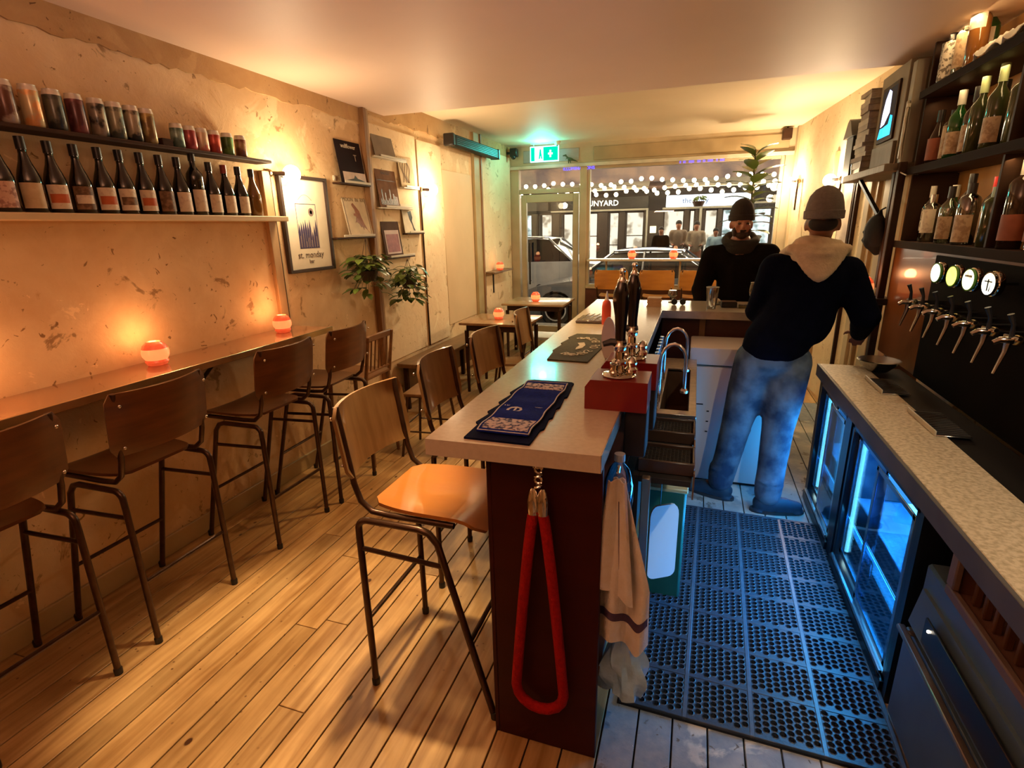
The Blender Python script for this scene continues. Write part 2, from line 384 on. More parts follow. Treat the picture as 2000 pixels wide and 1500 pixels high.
# pale boarded field of the wall between the posts, and the recessed panel beyond
MB().box(XL, XL + .012, 4.10, 4.92, .50, 2.52).build('panel', plaster_p, wl, bevel=.003)
MB().box(XL, XL + .016, 4.94, 5.46, .50, 2.50).build('panel', plaster_p, wl, bevel=.003)
MB().box(XL, XL + .010, 5.48, 6.30, .62, 2.28).build('panel', mat('tan_panel', (.70, .50, .28), .7, scale=2, col2=(.62, .44, .24), bump=.1), wl, bevel=.003)
MB().box(XL, XL + .014, 6.56, 7.72, .30, 2.62).build('panel', plaster_p, wl, bevel=.003)
wr = MB(); wr.prism([(1.40, -3.1), (1.52, -3.1), (1.52, 7.9), (1.06, 7.9), (1.06, 7.75), (1.34, 4.55), (1.40, 4.5)], -.1, 3)
wr = struct(wr.build('wall_right', plaster_p))
struct(MB().box(XL - .1, 1.55, -3.1, -3.0, -.1, 3).build('wall_back', plaster_d))
struct(MB().box(XL - .1, 1.55, -3.1, 4.40, 2.61, 3).build('ceiling', ceil_m, bevel=.006))
c2 = struct(MB().box(XL - .1, 1.55, 4.40, 7.9, 2.76, 3).build('ceiling', ceil2_m)); c2.name = 'ceiling_far'
# ragged brown strip of bare plaster under the ceiling along the wall
def ragged(x, y0, y1, ztop, zb, seed, mt):
    g = random.Random(seed); n = int((y1 - y0) / .05); pts = [(y0, ztop), (y0, zb)]
    for i in range(1, n): pts.append((y0 + (y1 - y0) * i / n, zb + g.uniform(-.009, .009) + .006 * math.sin(i * .7)))
    pts += [(y1, zb), (y1, ztop)]
    m = MB(); m.prism([(a, c) for a, c in pts], 0, .012, Matrix(((0, 0, 1, x), (1, 0, 0, 0), (0, 1, 0, 0), (0, 0, 0, 1)))); return m
o = struct(ragged(XL, -3, 4.05, 2.612, 2.50, 2, plaster_d).build('trim_1', plaster_d))
o = struct(ragged(XL, 4.12, 7.75, 2.762, 2.58, 3, plaster_d).build('trim_2', plaster_d))
bb = struct(MB().box(XL, XL + .018, -3, 4.25, 0, .11).build('baseboard_left', mat('baseboard_paint', (.55, .42, .22), .5, scale=3, col2=(.40, .29, .14)), bevel=.004))
# posts
post_m = mat('post_wood', (.30, .15, .055), .55, scale=5, stretch=(4, 4, .6), col2=(.17, .075, .025), bump=.15)
post_l = mat('post_pale', (.50, .33, .16), .55, scale=5, stretch=(4, 4, .6), col2=(.36, .22, .10), bump=.15)
t = struct(MB().box(XL, XL + .05, 4.02, 4.065, 0, 2.61).build('trim_3', post_m, bevel=.004))
MB().box(XL, XL + .035, 4.067, 4.11, 0, 2.61).build('board', post_l, t, bevel=.003)
t = struct(MB().box(XL, XL + .04, 6.32, 6.50, .3, 2.76).build('trim_4', mat('post_sage', (.44, .34, .16), .6, scale=4, col2=(.34, .25, .11)), bevel=.004))
MB().box(XL, XL + .055, 6.50, 6.54, .3, 2.76).build('board', post_m, t, bevel=.003)
t = struct(MB().box(XL, XL + .03, 2.86, 2.93, 1.06, 2.05).build('trim_5', post_l, bevel=.004))
# wall posts on the right wall
def rx(y): return 1.06 + (7.75 - y) * (.28 / 3.2)
for i, (y, w, h, mt) in enumerate([(7.66, .07, 2.76, cream_m), (6.1, .05, 2.3, post_l), (5.15, .10, 2.62, cream_m), (5.42, .03, 2.62, dark_m), (4.78, .14, 2.62, cream_m), (4.98, .03, 2.62, post_l)]):
    MB().cb((rx(y) - .012, y, h / 2), (.035, w, h), (0, 0, .087)).build('trim_%d' % (6 + i), mt, bevel=.003)['kind'] = 'structure'

# ---------------------------------------------------------------- shop front at y = 7.8
Y0, Y1 = 7.78, 7.86
wf = struct(MB().box(XL, 1.06, Y0, Y1, 2.50, 2.77).build('wall_front', cream_m, bevel=.004))
MB().box(-1.42, .98, Y0 - .015, Y0, 2.53, 2.70).build('panel', mat('header_tan', (.50, .37, .20), .55, scale=3), wf, bevel=.004)
MB().box(-2.42, -1.62, Y0 - .012, Y0, 2.54, 2.70).build('panel', mat('header_grey', (.42, .44, .40), .5, scale=3), wf, bevel=.004)
MB().box(XL, 1.06, Y0 - .05, Y1, 2.455, 2.50).build('sill', white_p, wf, bevel=.004)
for i, (a, c) in enumerate([(XL, -2.49), (-1.60, -1.50), (.95, 1.06)]):
    struct(MB().box(a, c, Y0 - .02, Y1, 0, 2.46).build('trim_%d' % (12 + i), frame_m, bevel=.005))
# low wall below the big window
lw = struct(MB().box(-1.50, .95, Y0, Y1, 0, .80).build('wall_window', brownpan, bevel=.003))
MB().box(-1.50, .95, Y0 - .03, Y1 + .03, .80, .835).build('sill', frame_m, lw, bevel=.004)
w1 = struct(MB().box(-1.50, -1.46, Y0, Y1, .835, 2.455).build('window_1', frame_m))
for a in ((.91, .95, .835, 2.455), (-1.46, .91, 2.42, 2.455), (-1.46, .91, .835, .86)): MB().box(a[0], a[1], Y0, Y1, a[2], a[3]).build('frame', frame_m, w1, bevel=.003)
MB().box(-1.46, .91, 7.815, 7.823, .86, 2.42).build('pane', pane_m, w1)
w2 = struct(MB().box(-2.49, -1.60, Y0, Y1, 2.13, 2.19).build('window_2', frame_m, bevel=.003))
MB().box(-2.49, -1.60, 7.815, 7.823, 2.19, 2.455).build('pane', pane_m, w2)
d1 = struct(MB().box(-2.47, -2.39, Y0 + .01, Y1 - .01, .02, 2.12).build('door_1', frame_m, bevel=.004))
for a in ((-1.70, -1.62, .02, 2.12), (-2.39, -1.70, 2.01, 2.12), (-2.39, -1.70, .02, .22)): MB().box(a[0], a[1], Y0 + .01, Y1 - .01, a[2], a[3]).build('frame', frame_m, d1, bevel=.004)
MB().box(-2.39, -1.70, 7.815, 7.823, .22, 2.01).build('pane', pane_m, d1)
MB().tube([(-2.33, 7.74, .85), (-2.33, 7.74, 1.45)], .014, 10).tube([(-2.33, 7.79, .9), (-2.33, 7.74, .9)], .009).tube([(-2.33, 7.79, 1.4), (-2.33, 7.74, 1.4)], .009).build('handle', blackm_m, d1, smooth=True)
# blue reflected neon lettering seen in the glass head: reflection put in as tiny glowing letters on the transom bar
nb = emat('neon_reflection_blue', (.10, .08, 1), 3.5)
tg = text('ILLUMINATIONS', .055, (-1.62, 7.765, 2.435), (1, 0, 0), (0, 0, 1), nb, name='neon_reflection', sx=1.1)
tag(tg, 'small glowing letters for reflected blue neon along the bar above the glass door', 'lettering')
tg = text('II  III   IIIIII   IIII  III  IIIIII   II  IIIII', .04, (-.02, 7.765, 2.44), (1, 0, 0), (0, 0, 1), nb, name='neon_reflection', sx=1.1)
tag(tg, 'broken run of glowing marks for reflected blue neon along the top of the big window', 'lettering')

# ---------------------------------------------------------------- street outside
pav_m = mat('pavement', (.16, .13, .10), .5, scale=6, bump=.2)
o = struct(MB().box(-12, 10, 7.88, 9.35, -.3, -.06).build('pavement', pav_m))
for i in range(-7, 6):
    for j in range(2): MB().box(i * .75 + .01, i * .75 + .74, 7.90 + j * .72, 8.60 + j * .72, -.06, -.045).build('paving_slab', pav_m, o, bevel=.004)
struct(MB().box(-14, 12, 9.35, 9.5, -.3, -.04).build('kerb', mat('kerb_stone', (.3, .27, .22), .6, scale=5), bevel=.01))
struct(MB().box(-16, 14, 9.5, 16, -.3, -.18).build('road', mat('asphalt', (.05, .045, .045), .35, scale=30, bump=.3)))
struct(MB().box(-16, 14, 16, 19.2, -.3, -.05).build('pavement', pav_m)).name = 'pavement_far'

bld = thing('shop_building', 'dark shop terrace across the street with brightly lit windows', 'building', (0, 19, -.05))
bw = mat('facade_brown', (.10, .075, .055), .6, scale=2, col2=(.07, .05, .04)); bu = mat('facade_upper', (.30, .20, .17), .7, scale=1.1, col2=(.13, .10, .12), contrast=(.42, .58))
lit = emat('lit_room', (1, .90, .68), 1.5, (.38, .30, .20), 2.6, (.38, .52)); litb = emat('lit_room_cool', (.85, .95, .92), 1.5, (.22, .30, .28), 3.2, (.38, .52))
MB().box(-10, 7, 1.2, 1.4, 0, 6).build('wall', bw, bld)
MB().box(-10, 7, 0, .3, 3.05, 6).build('upper_wall', bu, bld, bevel=.01)
MB().box(-10, 7, -.05, .25, 0, .62).build('stall_riser', bw, bld, bevel=.01)
pil = [(-9, .5), (-7.6, .3), (-6.4, .4), (-5.5, .22), (-4.72, .3), (-3.95, .34), (-3.1, .34), (-2.45, .2), (-1.42, .62), (-.38, .16), (.02, .30), (.62, .14), (1.35, .34), (2.3, .3), (3.1, .5), (4.3, .3), (5.6, .3)]
for i, (px, w) in enumerate(pil): MB().box(px - w / 2, px + w / 2, -.08, .2, .6, 2.15).build('pilaster', bw, bld, bevel=.012)
for i, ((a, wa), (c, wc)) in enumerate(zip(pil, pil[1:])):
    x0, x1 = a + wa / 2, c - wc / 2
    pn = MB().box(x0, x1, .55, .56, .55, 2.15).build('window', litb if i in (1, 2, 11, 12) else lit, bld)
    MB().box(x0, x0 + .035, -.02, .02, .6, 2.15).box(x1 - .035, x1, -.02, .02, .6, 2.15).box(x0, x1, -.02, .02, 2.1, 2.15).box(x0, x1, -.02, .02, 1.05 + .3 * (i % 2), 1.08 + .3 * (i % 2)).build('sash', bw, pn, bevel=.004)
for a, c, zz in ((-4.9, -1.6, 2.2), (-1.15, 1.5, 2.2), (1.6, 4.5, 2.3)): MB().box(a, c, -.14, .0, zz - .03, zz + .03).build('lintel', mat('lintel_pale', (.62, .55, .42), .5, scale=3), bld, bevel=.006)
MB().box(-1.66, -1.60, -.16, -.1, 0, 2.2).build('post', white_p, bld, bevel=.004); MB().box(.0, .08, -.16, -.1, 0, 2.2).build('post', white_p, bld, bevel=.004)
sb = MB().box(-4.9, -1.6, -.12, .1, 2.24, 2.62).build('fascia', mat('fascia_dark', (.05, .04, .03), .5, scale=3), bld, bevel=.01)
text('PUNYARD', .25, (-3.15, -.125, 2.42), (1, 0, 0), (0, 0, 1), emat('sign_white', (1, .93, .72), 5), sb)
sb = MB().box(-1.05, 1.5, -.12, .1, 2.24, 2.60).build('fascia', emat('sign_lightbox', (.95, .98, 1), 2.2, (.8, .85, .9), 2), bld, bevel=.01)
text('the ivory', .22, (-.15, -.125, 2.42), (1, 0, 0), (0, 0, 1), mat('sign_blue', (.02, .12, .5), .5), sb)
MB().box(-6.9, -5.0, -.1, .1, 2.24, 2.62).build('fascia', bw, bld, bevel=.01)
MB().cb((-1.42, -.12, 1.55), (.2, .03, .22)).build('light_box', emat('notice_lit', (1, .88, .55), 2.5), bld, bevel=.006)
aw = mat('awning_cloth', (.75, .66, .50), .7, scale=3); 
for a, c in ((-4.9, -1.6), (-1.1, 3.2), (-8, -5)):
    MB().sheet(lambda u, v, a=a, c=c: (a + (c - a) * u, .05 - .9 * v, 3.08 - .30 * v - .05 * math.sin(v * PI)), 12, 4, .02).build('awning', aw, bld, smooth=True)
# string lights under the awnings, each bulb a piece
sl = thing('string_lights', 'rows of warm round bulbs strung under the awnings across the street', 'string lights', (0, 18.2, 2.55))
bulb_m = emat('bulb_glow', (1, .84, .52), 30)
b0 = None; g = random.Random(3)
MB().tube([(-8 + i * .5, -.05, .28 + .05 * math.sin(i * 1.3)) for i in range(24)], .008, 5).tube([(-8 + i * .5, -.45, .12 + .05 * math.sin(i * 1.7)) for i in range(24)], .008, 5).build('cable', black_m, sl)
for r_ in range(3):
    for i in range(38):
        px = -7.9 + i * .31 + r_ * .12; pz = (.22, .06, .40)[r_] + .05 * math.sin((px + 8) / .5 * (1.3, 1.7, 1.1)[r_]) + g.uniform(-.03, .03); py = (-.05, -.45, -.3)[r_]
        if b0 is None: b0 = MB().ell((0, 0, 0), .065, u=10, v=6).build('bulb', bulb_m, sl, smooth=True, loc=(px, py, pz))
        else:
            bb_ = b0.copy(); C.objects.link(bb_); bb_.location = (px, py, pz)
light('string_glow', 'AREA', (-1.5, 17.8, 2.4), 260, (1, .82, .52), 9, (-1.5, 12, .6), sy=.6)
light('shop_glow', 'AREA', (-1.0, 18.7, 1.6), 140, (1, .88, .66), 8, (-1.0, 10, .8), sy=1.2)
light('unseen_street_glow', 'POINT', (-3.5, 8.9, 4.2), 420, (1, .78, .50), .3)  # added street light, unseen; lifts the near sides of the cars
light('car_side_fill', 'POINT', (-2.3, 8.3, 3.0), 110, (1, .86, .66), .08); light('car_side_fill', 'POINT', (.6, 8.3, 3.0), 70, (1, .86, .66), .08)  # added points above the shop front, brighten the cars' near sides
light('unseen_street_glow', 'POINT', (3.0, 12.2, 5), 300, (.85, .9, 1), .3)

# hanging basket outside and bollard-like posts
hb = thing('hanging_basket', 'small dark planter hanging below the awning across the street', 'planter', (-.05, 18.3, 2.15))
MB().lathe([(.0, 0), (.13, .02), (.19, .16), (.18, .17)], n=12).build('pot', dark_m, hb, smooth=True)
m = MB()
for i in range(26):
    a = g.uniform(0, 6.28); r = g.uniform(.03, .2); m.ell((r * math.cos(a), r * math.sin(a), .2 + g.uniform(0, .1)), (.06, .03, .02), (g.random(), g.random(), a), 6, 4)
m.build('foliage', leafm, hb)['kind'] = 'stuff'
MB().tube([(0, 0, .2), (0, 0, .66)], .006, 5).build('wire', black_m, hb)
# ---------------------------------------------------------------- high stools of bent tube and plywood; local: faces +X, origin on the floor below the seat
def make_stool(label, group, back, seat, cat='bar stool'):
    t = thing('bar_stool', label, cat, group=group)
    R = .0125
    def arc(c, r, a0, a1, y, n=5):
        return [(c[0] + r * math.cos(math.radians(a0 + (a1 - a0) * i / n)), y, c[1] + r * math.sin(math.radians(a0 + (a1 - a0) * i / n))) for i in range(n + 1)]
    for y in (-.205, .205):
        MB().tube([(-.24, y, 0), (-.24, y, .64)] + arc((-.20, .675), .04, 180, 90, y)[1:] + [(-.08, y, .715)], R, 10).build('leg', frame_metal, t, smooth=True); MB().lathe([(.015, 0), (.016, .025), (.013, .03)], (-.24, y, .0), 10).build('foot_cap', black_m, t, smooth=True); MB().lathe([(.015, 0), (.016, .025), (.013, .03)], (.25, y * 1.02, .0), 10).build('foot_cap', black_m, t, smooth=True)
        MB().tube([(-.08, y, .715), (.0, y, .715), (.035, y, .705), (.065, y, .67), (.25, y * 1.02, 0)], R, 10).build('leg', frame_metal, t, smooth=True)
        MB().tube([(-.24, y, .60), (.095, y, .585)], .009, 8).build('stretcher', frame_metal, t, smooth=True)
    MB().tube([(-.24, -.205, .30), (-.24, .205, .30)], .009, 8).build('stretcher', frame_metal, t, smooth=True)
    MB().tube([(.165, -.207, .30), (.165, .207, .30)], .009, 8).build('stretcher', frame_metal, t, smooth=True)
    for y in (-.185, .185): MB().tube([(.12, y, .737), (-.12, y, .737), (-.19, y, .742), (-.232, y, .775), (-.252, y, .84), (-.292, y, 1.115)], .011, 10).build('back_upright', frame_metal, t, smooth=True)
    # seat: dished ply shell with a rolled front edge and rounded corners
    def sf(u, v):
        a = 2 * u - 1; c = 2 * v - 1; w = .19 * (1 - .16 * max(0, -a) ** 2) ; rr_ = (1 - abs(a) ** 5) ** .2
        x = -.205 + .43 * u; z = .763 - .02 * (1 - c * c) * (1 - a * a) - .05 * max(0, a - .55) ** 2 / .2
        k = min(1, (1 - abs(a) ** 6) ** .25 + .0)
        return (x, c * w * (.80 + .20 * k), z + .004)
    MB().sheet(sf, 14, 10, .012).build('seat', seat, t, smooth=True, angle=50)
    def bf(u, v):
        a = 2 * u - 1; c = 2 * v - 1; k = (1 - abs(c) ** 7) ** .3
        z = .865 + .25 * v; lean = -.27 - (z - .84) * .145
        w = .215 * (.90 + .10 * k)
        return (lean + .018 - .05 * (1 - a * a) * 1.0 + .012, a * w, z)
    bk = MB().sheet(bf, 12, 8, .011).build('backrest', back, t, smooth=True, angle=50)
    for y in (-.185, .185):
        for z in (.90, 1.07): MB().ell((-.27 - (z - .84) * .145 + .022, y, z), (.006, .008, .008), u=8, v=5).build('screw', chrome, bk, smooth=True); MB().ell((-.27 - (z - .84) * .145 - .012, y, z), (.006, .007, .007), u=8, v=5).build('screw', chrome, bk, smooth=True)
    return t
gl = 'high stools along the wall counter'
st = make_stool('dark plywood stool second from the wall shelf end, near the first candle', gl, ply, ply)
st.location = (-2.31, 1.495, 0); st.rotation_euler = (0, 0, PI)
st['label'] = 'dark brown plywood high stool at the counter just below the nearer candle'
dup(st, (-2.31, .91, 0), PI, 'dark brown plywood high stool cut off by the frame edge at the wall counter')
dup(st, (-2.31, 2.225, 0), PI, 'dark brown plywood high stool at the counter between the two candles')
dup(st, (-2.30, 2.75, 0), PI + .04, 'dark brown plywood high stool in front of the farther candle on the wall counter')
gb = 'high stools along the bar'
s2 = make_stool('', gb, ply2, seat_m)
s2.location = (-.815, 1.59, 0); s2['label'] = 'high stool with honey wooden seat standing alone at the near corner of the bar'
dup(s2, (-.835, 2.20, 0), .06, 'second high stool along the bar, its tan back beside the blue bar towels')
dup(s2, (-.825, 2.78, 0), -.03, 'third high stool along the bar, standing in front of the nearer candle table')
dup(s2, (-.845, 3.58, 0), .10, 'farthest high stool along the bar, beside the candle table near the door')
gw = 'orange plywood stools at the window counter'
s3 = make_stool('', gw, orange_ply, orange_ply)
s3.location = (-1.04, 7.42, 0); s3.rotation_euler = (0, 0, PI / 2); s3['label'] = 'orange plywood stool at the window counter beside the glass door'
dup(s3, (-.46, 7.42, 0), PI / 2, 'orange plywood stool at the window counter, middle of the three')
dup(s3, (.04, 7.42, 0), PI / 2, 'orange plywood stool at the window counter partly hidden by the man in black')

# spindle-back high stool at the end of the wall counter
t = thing('spindle_stool', 'wooden high stool with a slatted spindle back at the end of the wall counter', 'stool', (-2.30, 3.25, 0))
wd = mat('old_beech', (.22, .10, .035), .4, scale=5, stretch=(1, 1, 5), col2=(.13, .055, .02))
MB().box(-.18, .16, -.17, .17, .655, .675).build('seat', wd, t, bevel=.008, seg=2)
for x in (-.16, .14):
    for y in (-.15, .15): MB().tube([(x * 1.15, y * 1.15, 0), (x, y, .655)], [.013, .017], 8).build('leg', wd, t, smooth=True)
m = MB()
for y in (-.16, .16): m.tube([(-.175, y, .25), (.155, y, .25)], .008, 6)
for x in (-.17, .15): m.tube([(x, -.16, .32), (x, .16, .32)], .008, 6)
m.build('stretcher', wd, t, smooth=True)
for y in (-.155, .155): MB().tube([(.15, y, .66), (.20, y, .97)], [.014, .011], 8).build('back_post', wd, t, smooth=True)
for i in range(5): MB().tube([(.157, -.10 + .05 * i, .71), (.19, -.10 + .05 * i, .94)], .006, 6).build('spindle', wd, t, smooth=True)
MB().box(.17, .195, -.17, .17, .93, .975).build('top_rail', wd, t, bevel=.006); MB().box(.147, .163, -.155, .155, .70, .715).build('lower_rail', wd, t, bevel=.003)

# low stool with metal legs, low stool by the door table
def low_stool(label, loc, rz, mt, h=.5, w=.30):
    t = thing('low_stool', label, 'stool', loc, rz)
    MB().box(-w / 2, w / 2, -w / 2, w / 2, h - .025, h).build('seat', mt, t, bevel=.008, seg=2)
    for x in (-1, 1):
        for y in (-1, 1): MB().tube([(x * w * .58, y * w * .58, 0), (x * w * .40, y * w * .40, h - .025)], .011, 8).build('leg', frame_metal, t, smooth=True)
    m = MB()
    for k in (-1, 1): m.tube([(-w * .5, k * w * .5, .2), (w * .5, k * w * .5, .2)], .007, 6).tube([(k * w * .5, -w * .5, .24), (k * w * .5, w * .5, .24)], .007, 6)
    m.build('stretcher', frame_metal, t, smooth=True)
    return t
low_stool('low wooden stool with metal legs in front of the bench end', (-1.88, 3.50, 0), .1, bench_m)
low_stool('low pale metal stool beside the farther candle table near the door', (-1.66, 5.92, 0), 0, mat('pale_metal', (.62, .60, .55), .4, scale=5), .47, .34)
low_stool('low dark stool tucked below the near candle table', (-1.62, 4.72, 0), .2, ply2, .45, .30)

# ---------------------------------------------------------------- wall counter
t = thing('wall_counter', 'long glossy lacquered wooden counter fixed along the plaster wall', 'counter', (XL, 0, 0))
MB().box(0, .32, -.6, 2.97, 1.032, 1.06).build('top', counter_m, t, bevel=.004)
MB().box(.32, .330, -.6, 2.98, 1.028, 1.063).build('edge_strip', mat('brass_edge', (.75, .55, .28), .22, .9, scale=12), t, bevel=.002)
for y in (.35, 1.24, 2.12, 2.75):
    b = MB().box(0, .012, y - .02, y + .02, .78, 1.03).build('bracket', black_m, t, bevel=.002)
    MB().box(.012, .27, y - .018, y + .018, 1.020, 1.031).build('bracket_arm', black_m, b, bevel=.002)
    MB().tube([(.02, y, .84), (.21, y, 1.02)], .010, 6).build('brace', black_m, b)

# ---------------------------------------------------------------- bench and candle tables
t = thing('wall_bench', 'long low wooden bench running along the wall towards the door', 'bench', (XL, 4.25, 0))
MB().box(.02, .31, 0, 2.9, .43, .47).build('seat', bench_m, t, bevel=.006)
MB().box(.03, .05, .1, 2.8, .1, .43).build('back_board', bench_m, t, bevel=.003)
for y in (.08, 1.4, 2.8):
    for x in (.07, .28): MB().box(x - .02, x + .02, y - .02, y + .02, 0, .43).build('leg', dark_m, t, bevel=.004)
MB().box(.09, .26, .07, .09, .12, .15).build('stretcher', dark_m, t)
def table(label, x0, x1, y0, y1, mt):
    t = thing('cafe_table', label, 'table', ((x0 + x1) / 2, (y0 + y1) / 2, 0), group='candle tables by the bench'); a = (x1 - x0) / 2; c = (y1 - y0) / 2
    MB().box(-a, a, -c, c, .725, .75).build('tabletop', mt, t, bevel=.005, seg=2)
    MB().box(-a + .06, a - .06, -c + .05, c - .05, .66, .725).build('apron', dark_m, t, bevel=.003)
    for x in (-a + .06, a - .06):
        for y in (-c + .06, c - .06): MB().tube([(x, y, 0), (x, y, .66)], [.016, .024], 8).build('leg', dark_m, t, smooth=True)
table('wooden table with a candle on it nearer the bar stools', -2.26, -1.54, 4.95, 5.58, table_m)
table('wooden table with a candle on it closest to the glass door', -2.30, -1.50, 6.36, 7.05, mat('table_wood_pale', (.42, .27, .13), .3, scale=4, col2=(.30, .18, .08), coat=.4))
t = thing('window_counter', 'narrow counter along the big window under two candles', 'counter', (-.3, 7.6, 0))
MB().box(-1.15, 1.2, -.02, .17, 1.195, 1.225).build('top', mat('counter_pale', (.75, .68, .55), .25, scale=4, coat=.5), t, bevel=.004)
for x in (-.9, .1, 1.05): MB().tube([(x, .14, .835), (x, .14, 1.2)], .014, 8).build('bracket', frame_m, t, smooth=True)

# ---------------------------------------------------------------- red glass candle holders
cg_red = mat('candle_glass_red', (.80, .10, .05), .25, scale=22, col2=(.55, .04, .02), emit=(1, .12, .03), es=.55, contrast=(.4, .6), coat=.5, bump=.3)
cg_org = mat('candle_glass_orange', (.98, .40, .20), .3, scale=15, col2=(.9, .28, .12), emit=(1, .27, .08), es=1.15, coat=.3)
flame = emat('flame', (1, .68, .30), 30)
def candle(label, loc, s=1.0, base=None, pw=3.0, group='red glass candle balls'):
    global CAND
    if CAND is None:
        t = thing('candle_holder', label, 'candle holder', loc, group=group)
        MB().lathe([(.030, 0), (.042, .004), (.050, .018), (.046, .028)], n=18).build('base', cg_red, t, smooth=True)
        MB().lathe([(.046, .028), (.056, .045), (.058, .062), (.054, .080)], n=20).build('globe', cg_org, t, smooth=True)
        m = MB(); m.lathe([(.054, .080), (.047, .096), (.034, .108), (.030, .112), (.028, .106), (.042, .094), (.049, .08)], n=20); m.build('rim', cg_red, t, smooth=True)
        MB().ell((0, 0, .075), (.012, .012, .022), u=8, v=6).build('flame', flame, t, smooth=True)
        CAND = t
    else: t = dup(CAND, loc, random.random() * 6, label, group)
    t.scale = (s, s, s)
    if pw: light('candle_light', 'POINT', (loc[0] + .01, loc[1], loc[2] + .13 * s), pw, (1, .42, .16), .03)
    return t
CAND = None
candle('glowing red glass candle ball on the wall counter at the frame edge', (-2.50, 1.10, 1.06), 1.05, pw=3.5)
candle('glowing red glass candle ball on the wall counter behind the second stool', (-2.50, 1.87, 1.06), 1.05, pw=2.2)
candle('glowing red glass candle ball at the far end of the wall counter', (-2.49, 2.74, 1.06), 1.0, pw=2.0)
candle('glowing candle jar on the wooden table nearer the bar stools', (-1.93, 5.25, .75), 1.0, pw=.8)
candle('red candle jar on the wooden table closest to the glass door', (-1.93, 6.65, .75), 1.05, pw=.4)
candle('small red candle jar on the little wall shelf beside the door', (-2.50, 6.90, 1.125), .95, pw=.3)
candle('round candle on the window counter above the first orange stool', (-.84, 7.66, 1.225), 1.0, pw=.3)
candle('round candle on the window counter between the orange stools', (-.29, 7.66, 1.225), 1.0, pw=.3)
candle('large red candle ball on the dark ledge beside the tap wall', (1.02, 3.98, 1.20), 1.15, pw=1.0)
t = thing('wall_shelf', 'tiny wall shelf with two thin legs holding one candle jar', 'shelf', (XL, 6.9, 0))
MB().box(.015, .17, -.33, .42, 1.10, 1.122).build('board', bench_m, t, bevel=.003)
for y in (-.3, .0): MB().box(.015, .03, y - .01, y + .01, .82, 1.10).build('bracket', black_m, t)
# ---------------------------------------------------------------- can shelf and bottle shelf
t = thing('can_shelf', 'upper thin dark wall shelf carrying a row of drink cans', 'shelf', (XL, 0, 0))
MB().box(0, .12, -.5, 2.86, 2.083, 2.10).build('board', dark_m, t, bevel=.003)
t = thing('bottle_shelf', 'lower pale wall shelf carrying a row of dark wine bottles', 'shelf', (XL, 0, 0))
MB().box(0, .13, -.5, 2.93, 1.745, 1.775).build('board', mat('shelf_oak', (.72, .56, .33), .4, scale=4, stretch=(5, .6, 1), col2=(.58, .42, .22)), t, bevel=.003)
alu = mat('can_lid_metal', (.80, .74, .64), .4, .4, scale=20)
def can(label, y, h, r, c1, c2, group, sc=14):
    t = thing('drink_can', label, 'can', (-2.555, y, 2.10), random.random() * 3, group)
    MB().lathe([(r * .72, 0), (r * .80, .002), (r, .012), (r, h - .022)], n=20).build('body', mat('can_%d' % int(y * 100), c1, .28, .3, col2=c2, scale=sc, contrast=(.46, .54)), t, smooth=True)
    m = MB().lathe([(r * 1.002, h - .022), (r * .98, h - .016), (r * .86, h - .004), (r * .88, h), (r * .80, h), (r * .78, h - .006), (0, h - .006)], n=20); m.build('lid', alu, t, smooth=True)
    MB().cb((.006, 0, h - .003), (.022, .012, .0015)).build('ring_pull', alu, t)
    return t
G1 = 'tall drink cans on the upper wall shelf'
for lab, y, c1, c2 in [
    ('tall cream and maroon drink can, nearest of the row on the upper shelf', 1.42, (.50, .34, .24), (.16, .05, .04)),
    ('tall greyish drink can with a dark band, second in the row', 1.53, (.42, .33, .26), (.14, .06, .04)),
    ('tall orange and cream drink can beside a black one', 1.62, (.75, .34, .12), (.62, .48, .26)),
    ('tall black drink can beside the orange one', 1.705, (.03, .03, .025), (.12, .11, .08)),
    ('tall maroon drink can between two dark ones', 1.79, (.20, .06, .06), (.10, .03, .03)),
    ('tall black drink can with pale lettering, fifth of the dark ones', 1.88, (.025, .022, .02), (.30, .25, .18)),
    ('tall grey-green drink can with a pale figure on it', 1.96, (.07, .08, .06), (.32, .30, .20)),
    ('tall black drink can with white marks beside the yellowish one', 2.04, (.02, .02, .018), (.38, .32, .22)),
    ('tall dull yellow drink can, last of the tall cans', 2.115, (.42, .30, .10), (.18, .11, .04))]:
    can(lab, y, .158, .033, c1, c2, G1)
G2 = 'short drink cans on the upper wall shelf'
for lab, y, c1, c2 in [
    ('short pale blue-green drink can, first of the short cans', 2.27, (.30, .42, .34), (.10, .16, .12)),
    ('short pink-red drink can beside the blue-green one', 2.345, (.62, .14, .12), (.34, .05, .05)),
    ('short coral drink can with a pale stripe between two reds', 2.42, (.66, .22, .14), (.70, .52, .34)),
    ('short bright red drink can beside the green one', 2.50, (.70, .13, .08), (.42, .05, .03)),
    ('short green drink can on the upper shelf', 2.59, (.14, .26, .05), (.05, .10, .02)),
    ('short brown and cream drink can at the end of the shelf', 2.685, (.40, .26, .12), (.20, .08, .04))]:
    can(lab, y, .118, .031, c1, c2, G2)
t = thing('shelf_block', 'small dark box between the tall and short cans', 'box', (-2.56, 2.19, 2.10)); MB().box(-.03, .03, -.03, .03, 0, .035).build('body', dark_m, t, bevel=.003); MB().box(-.031, .031, -.031, .031, .026, .037).build('lid', dark_m, t, bevel=.002)

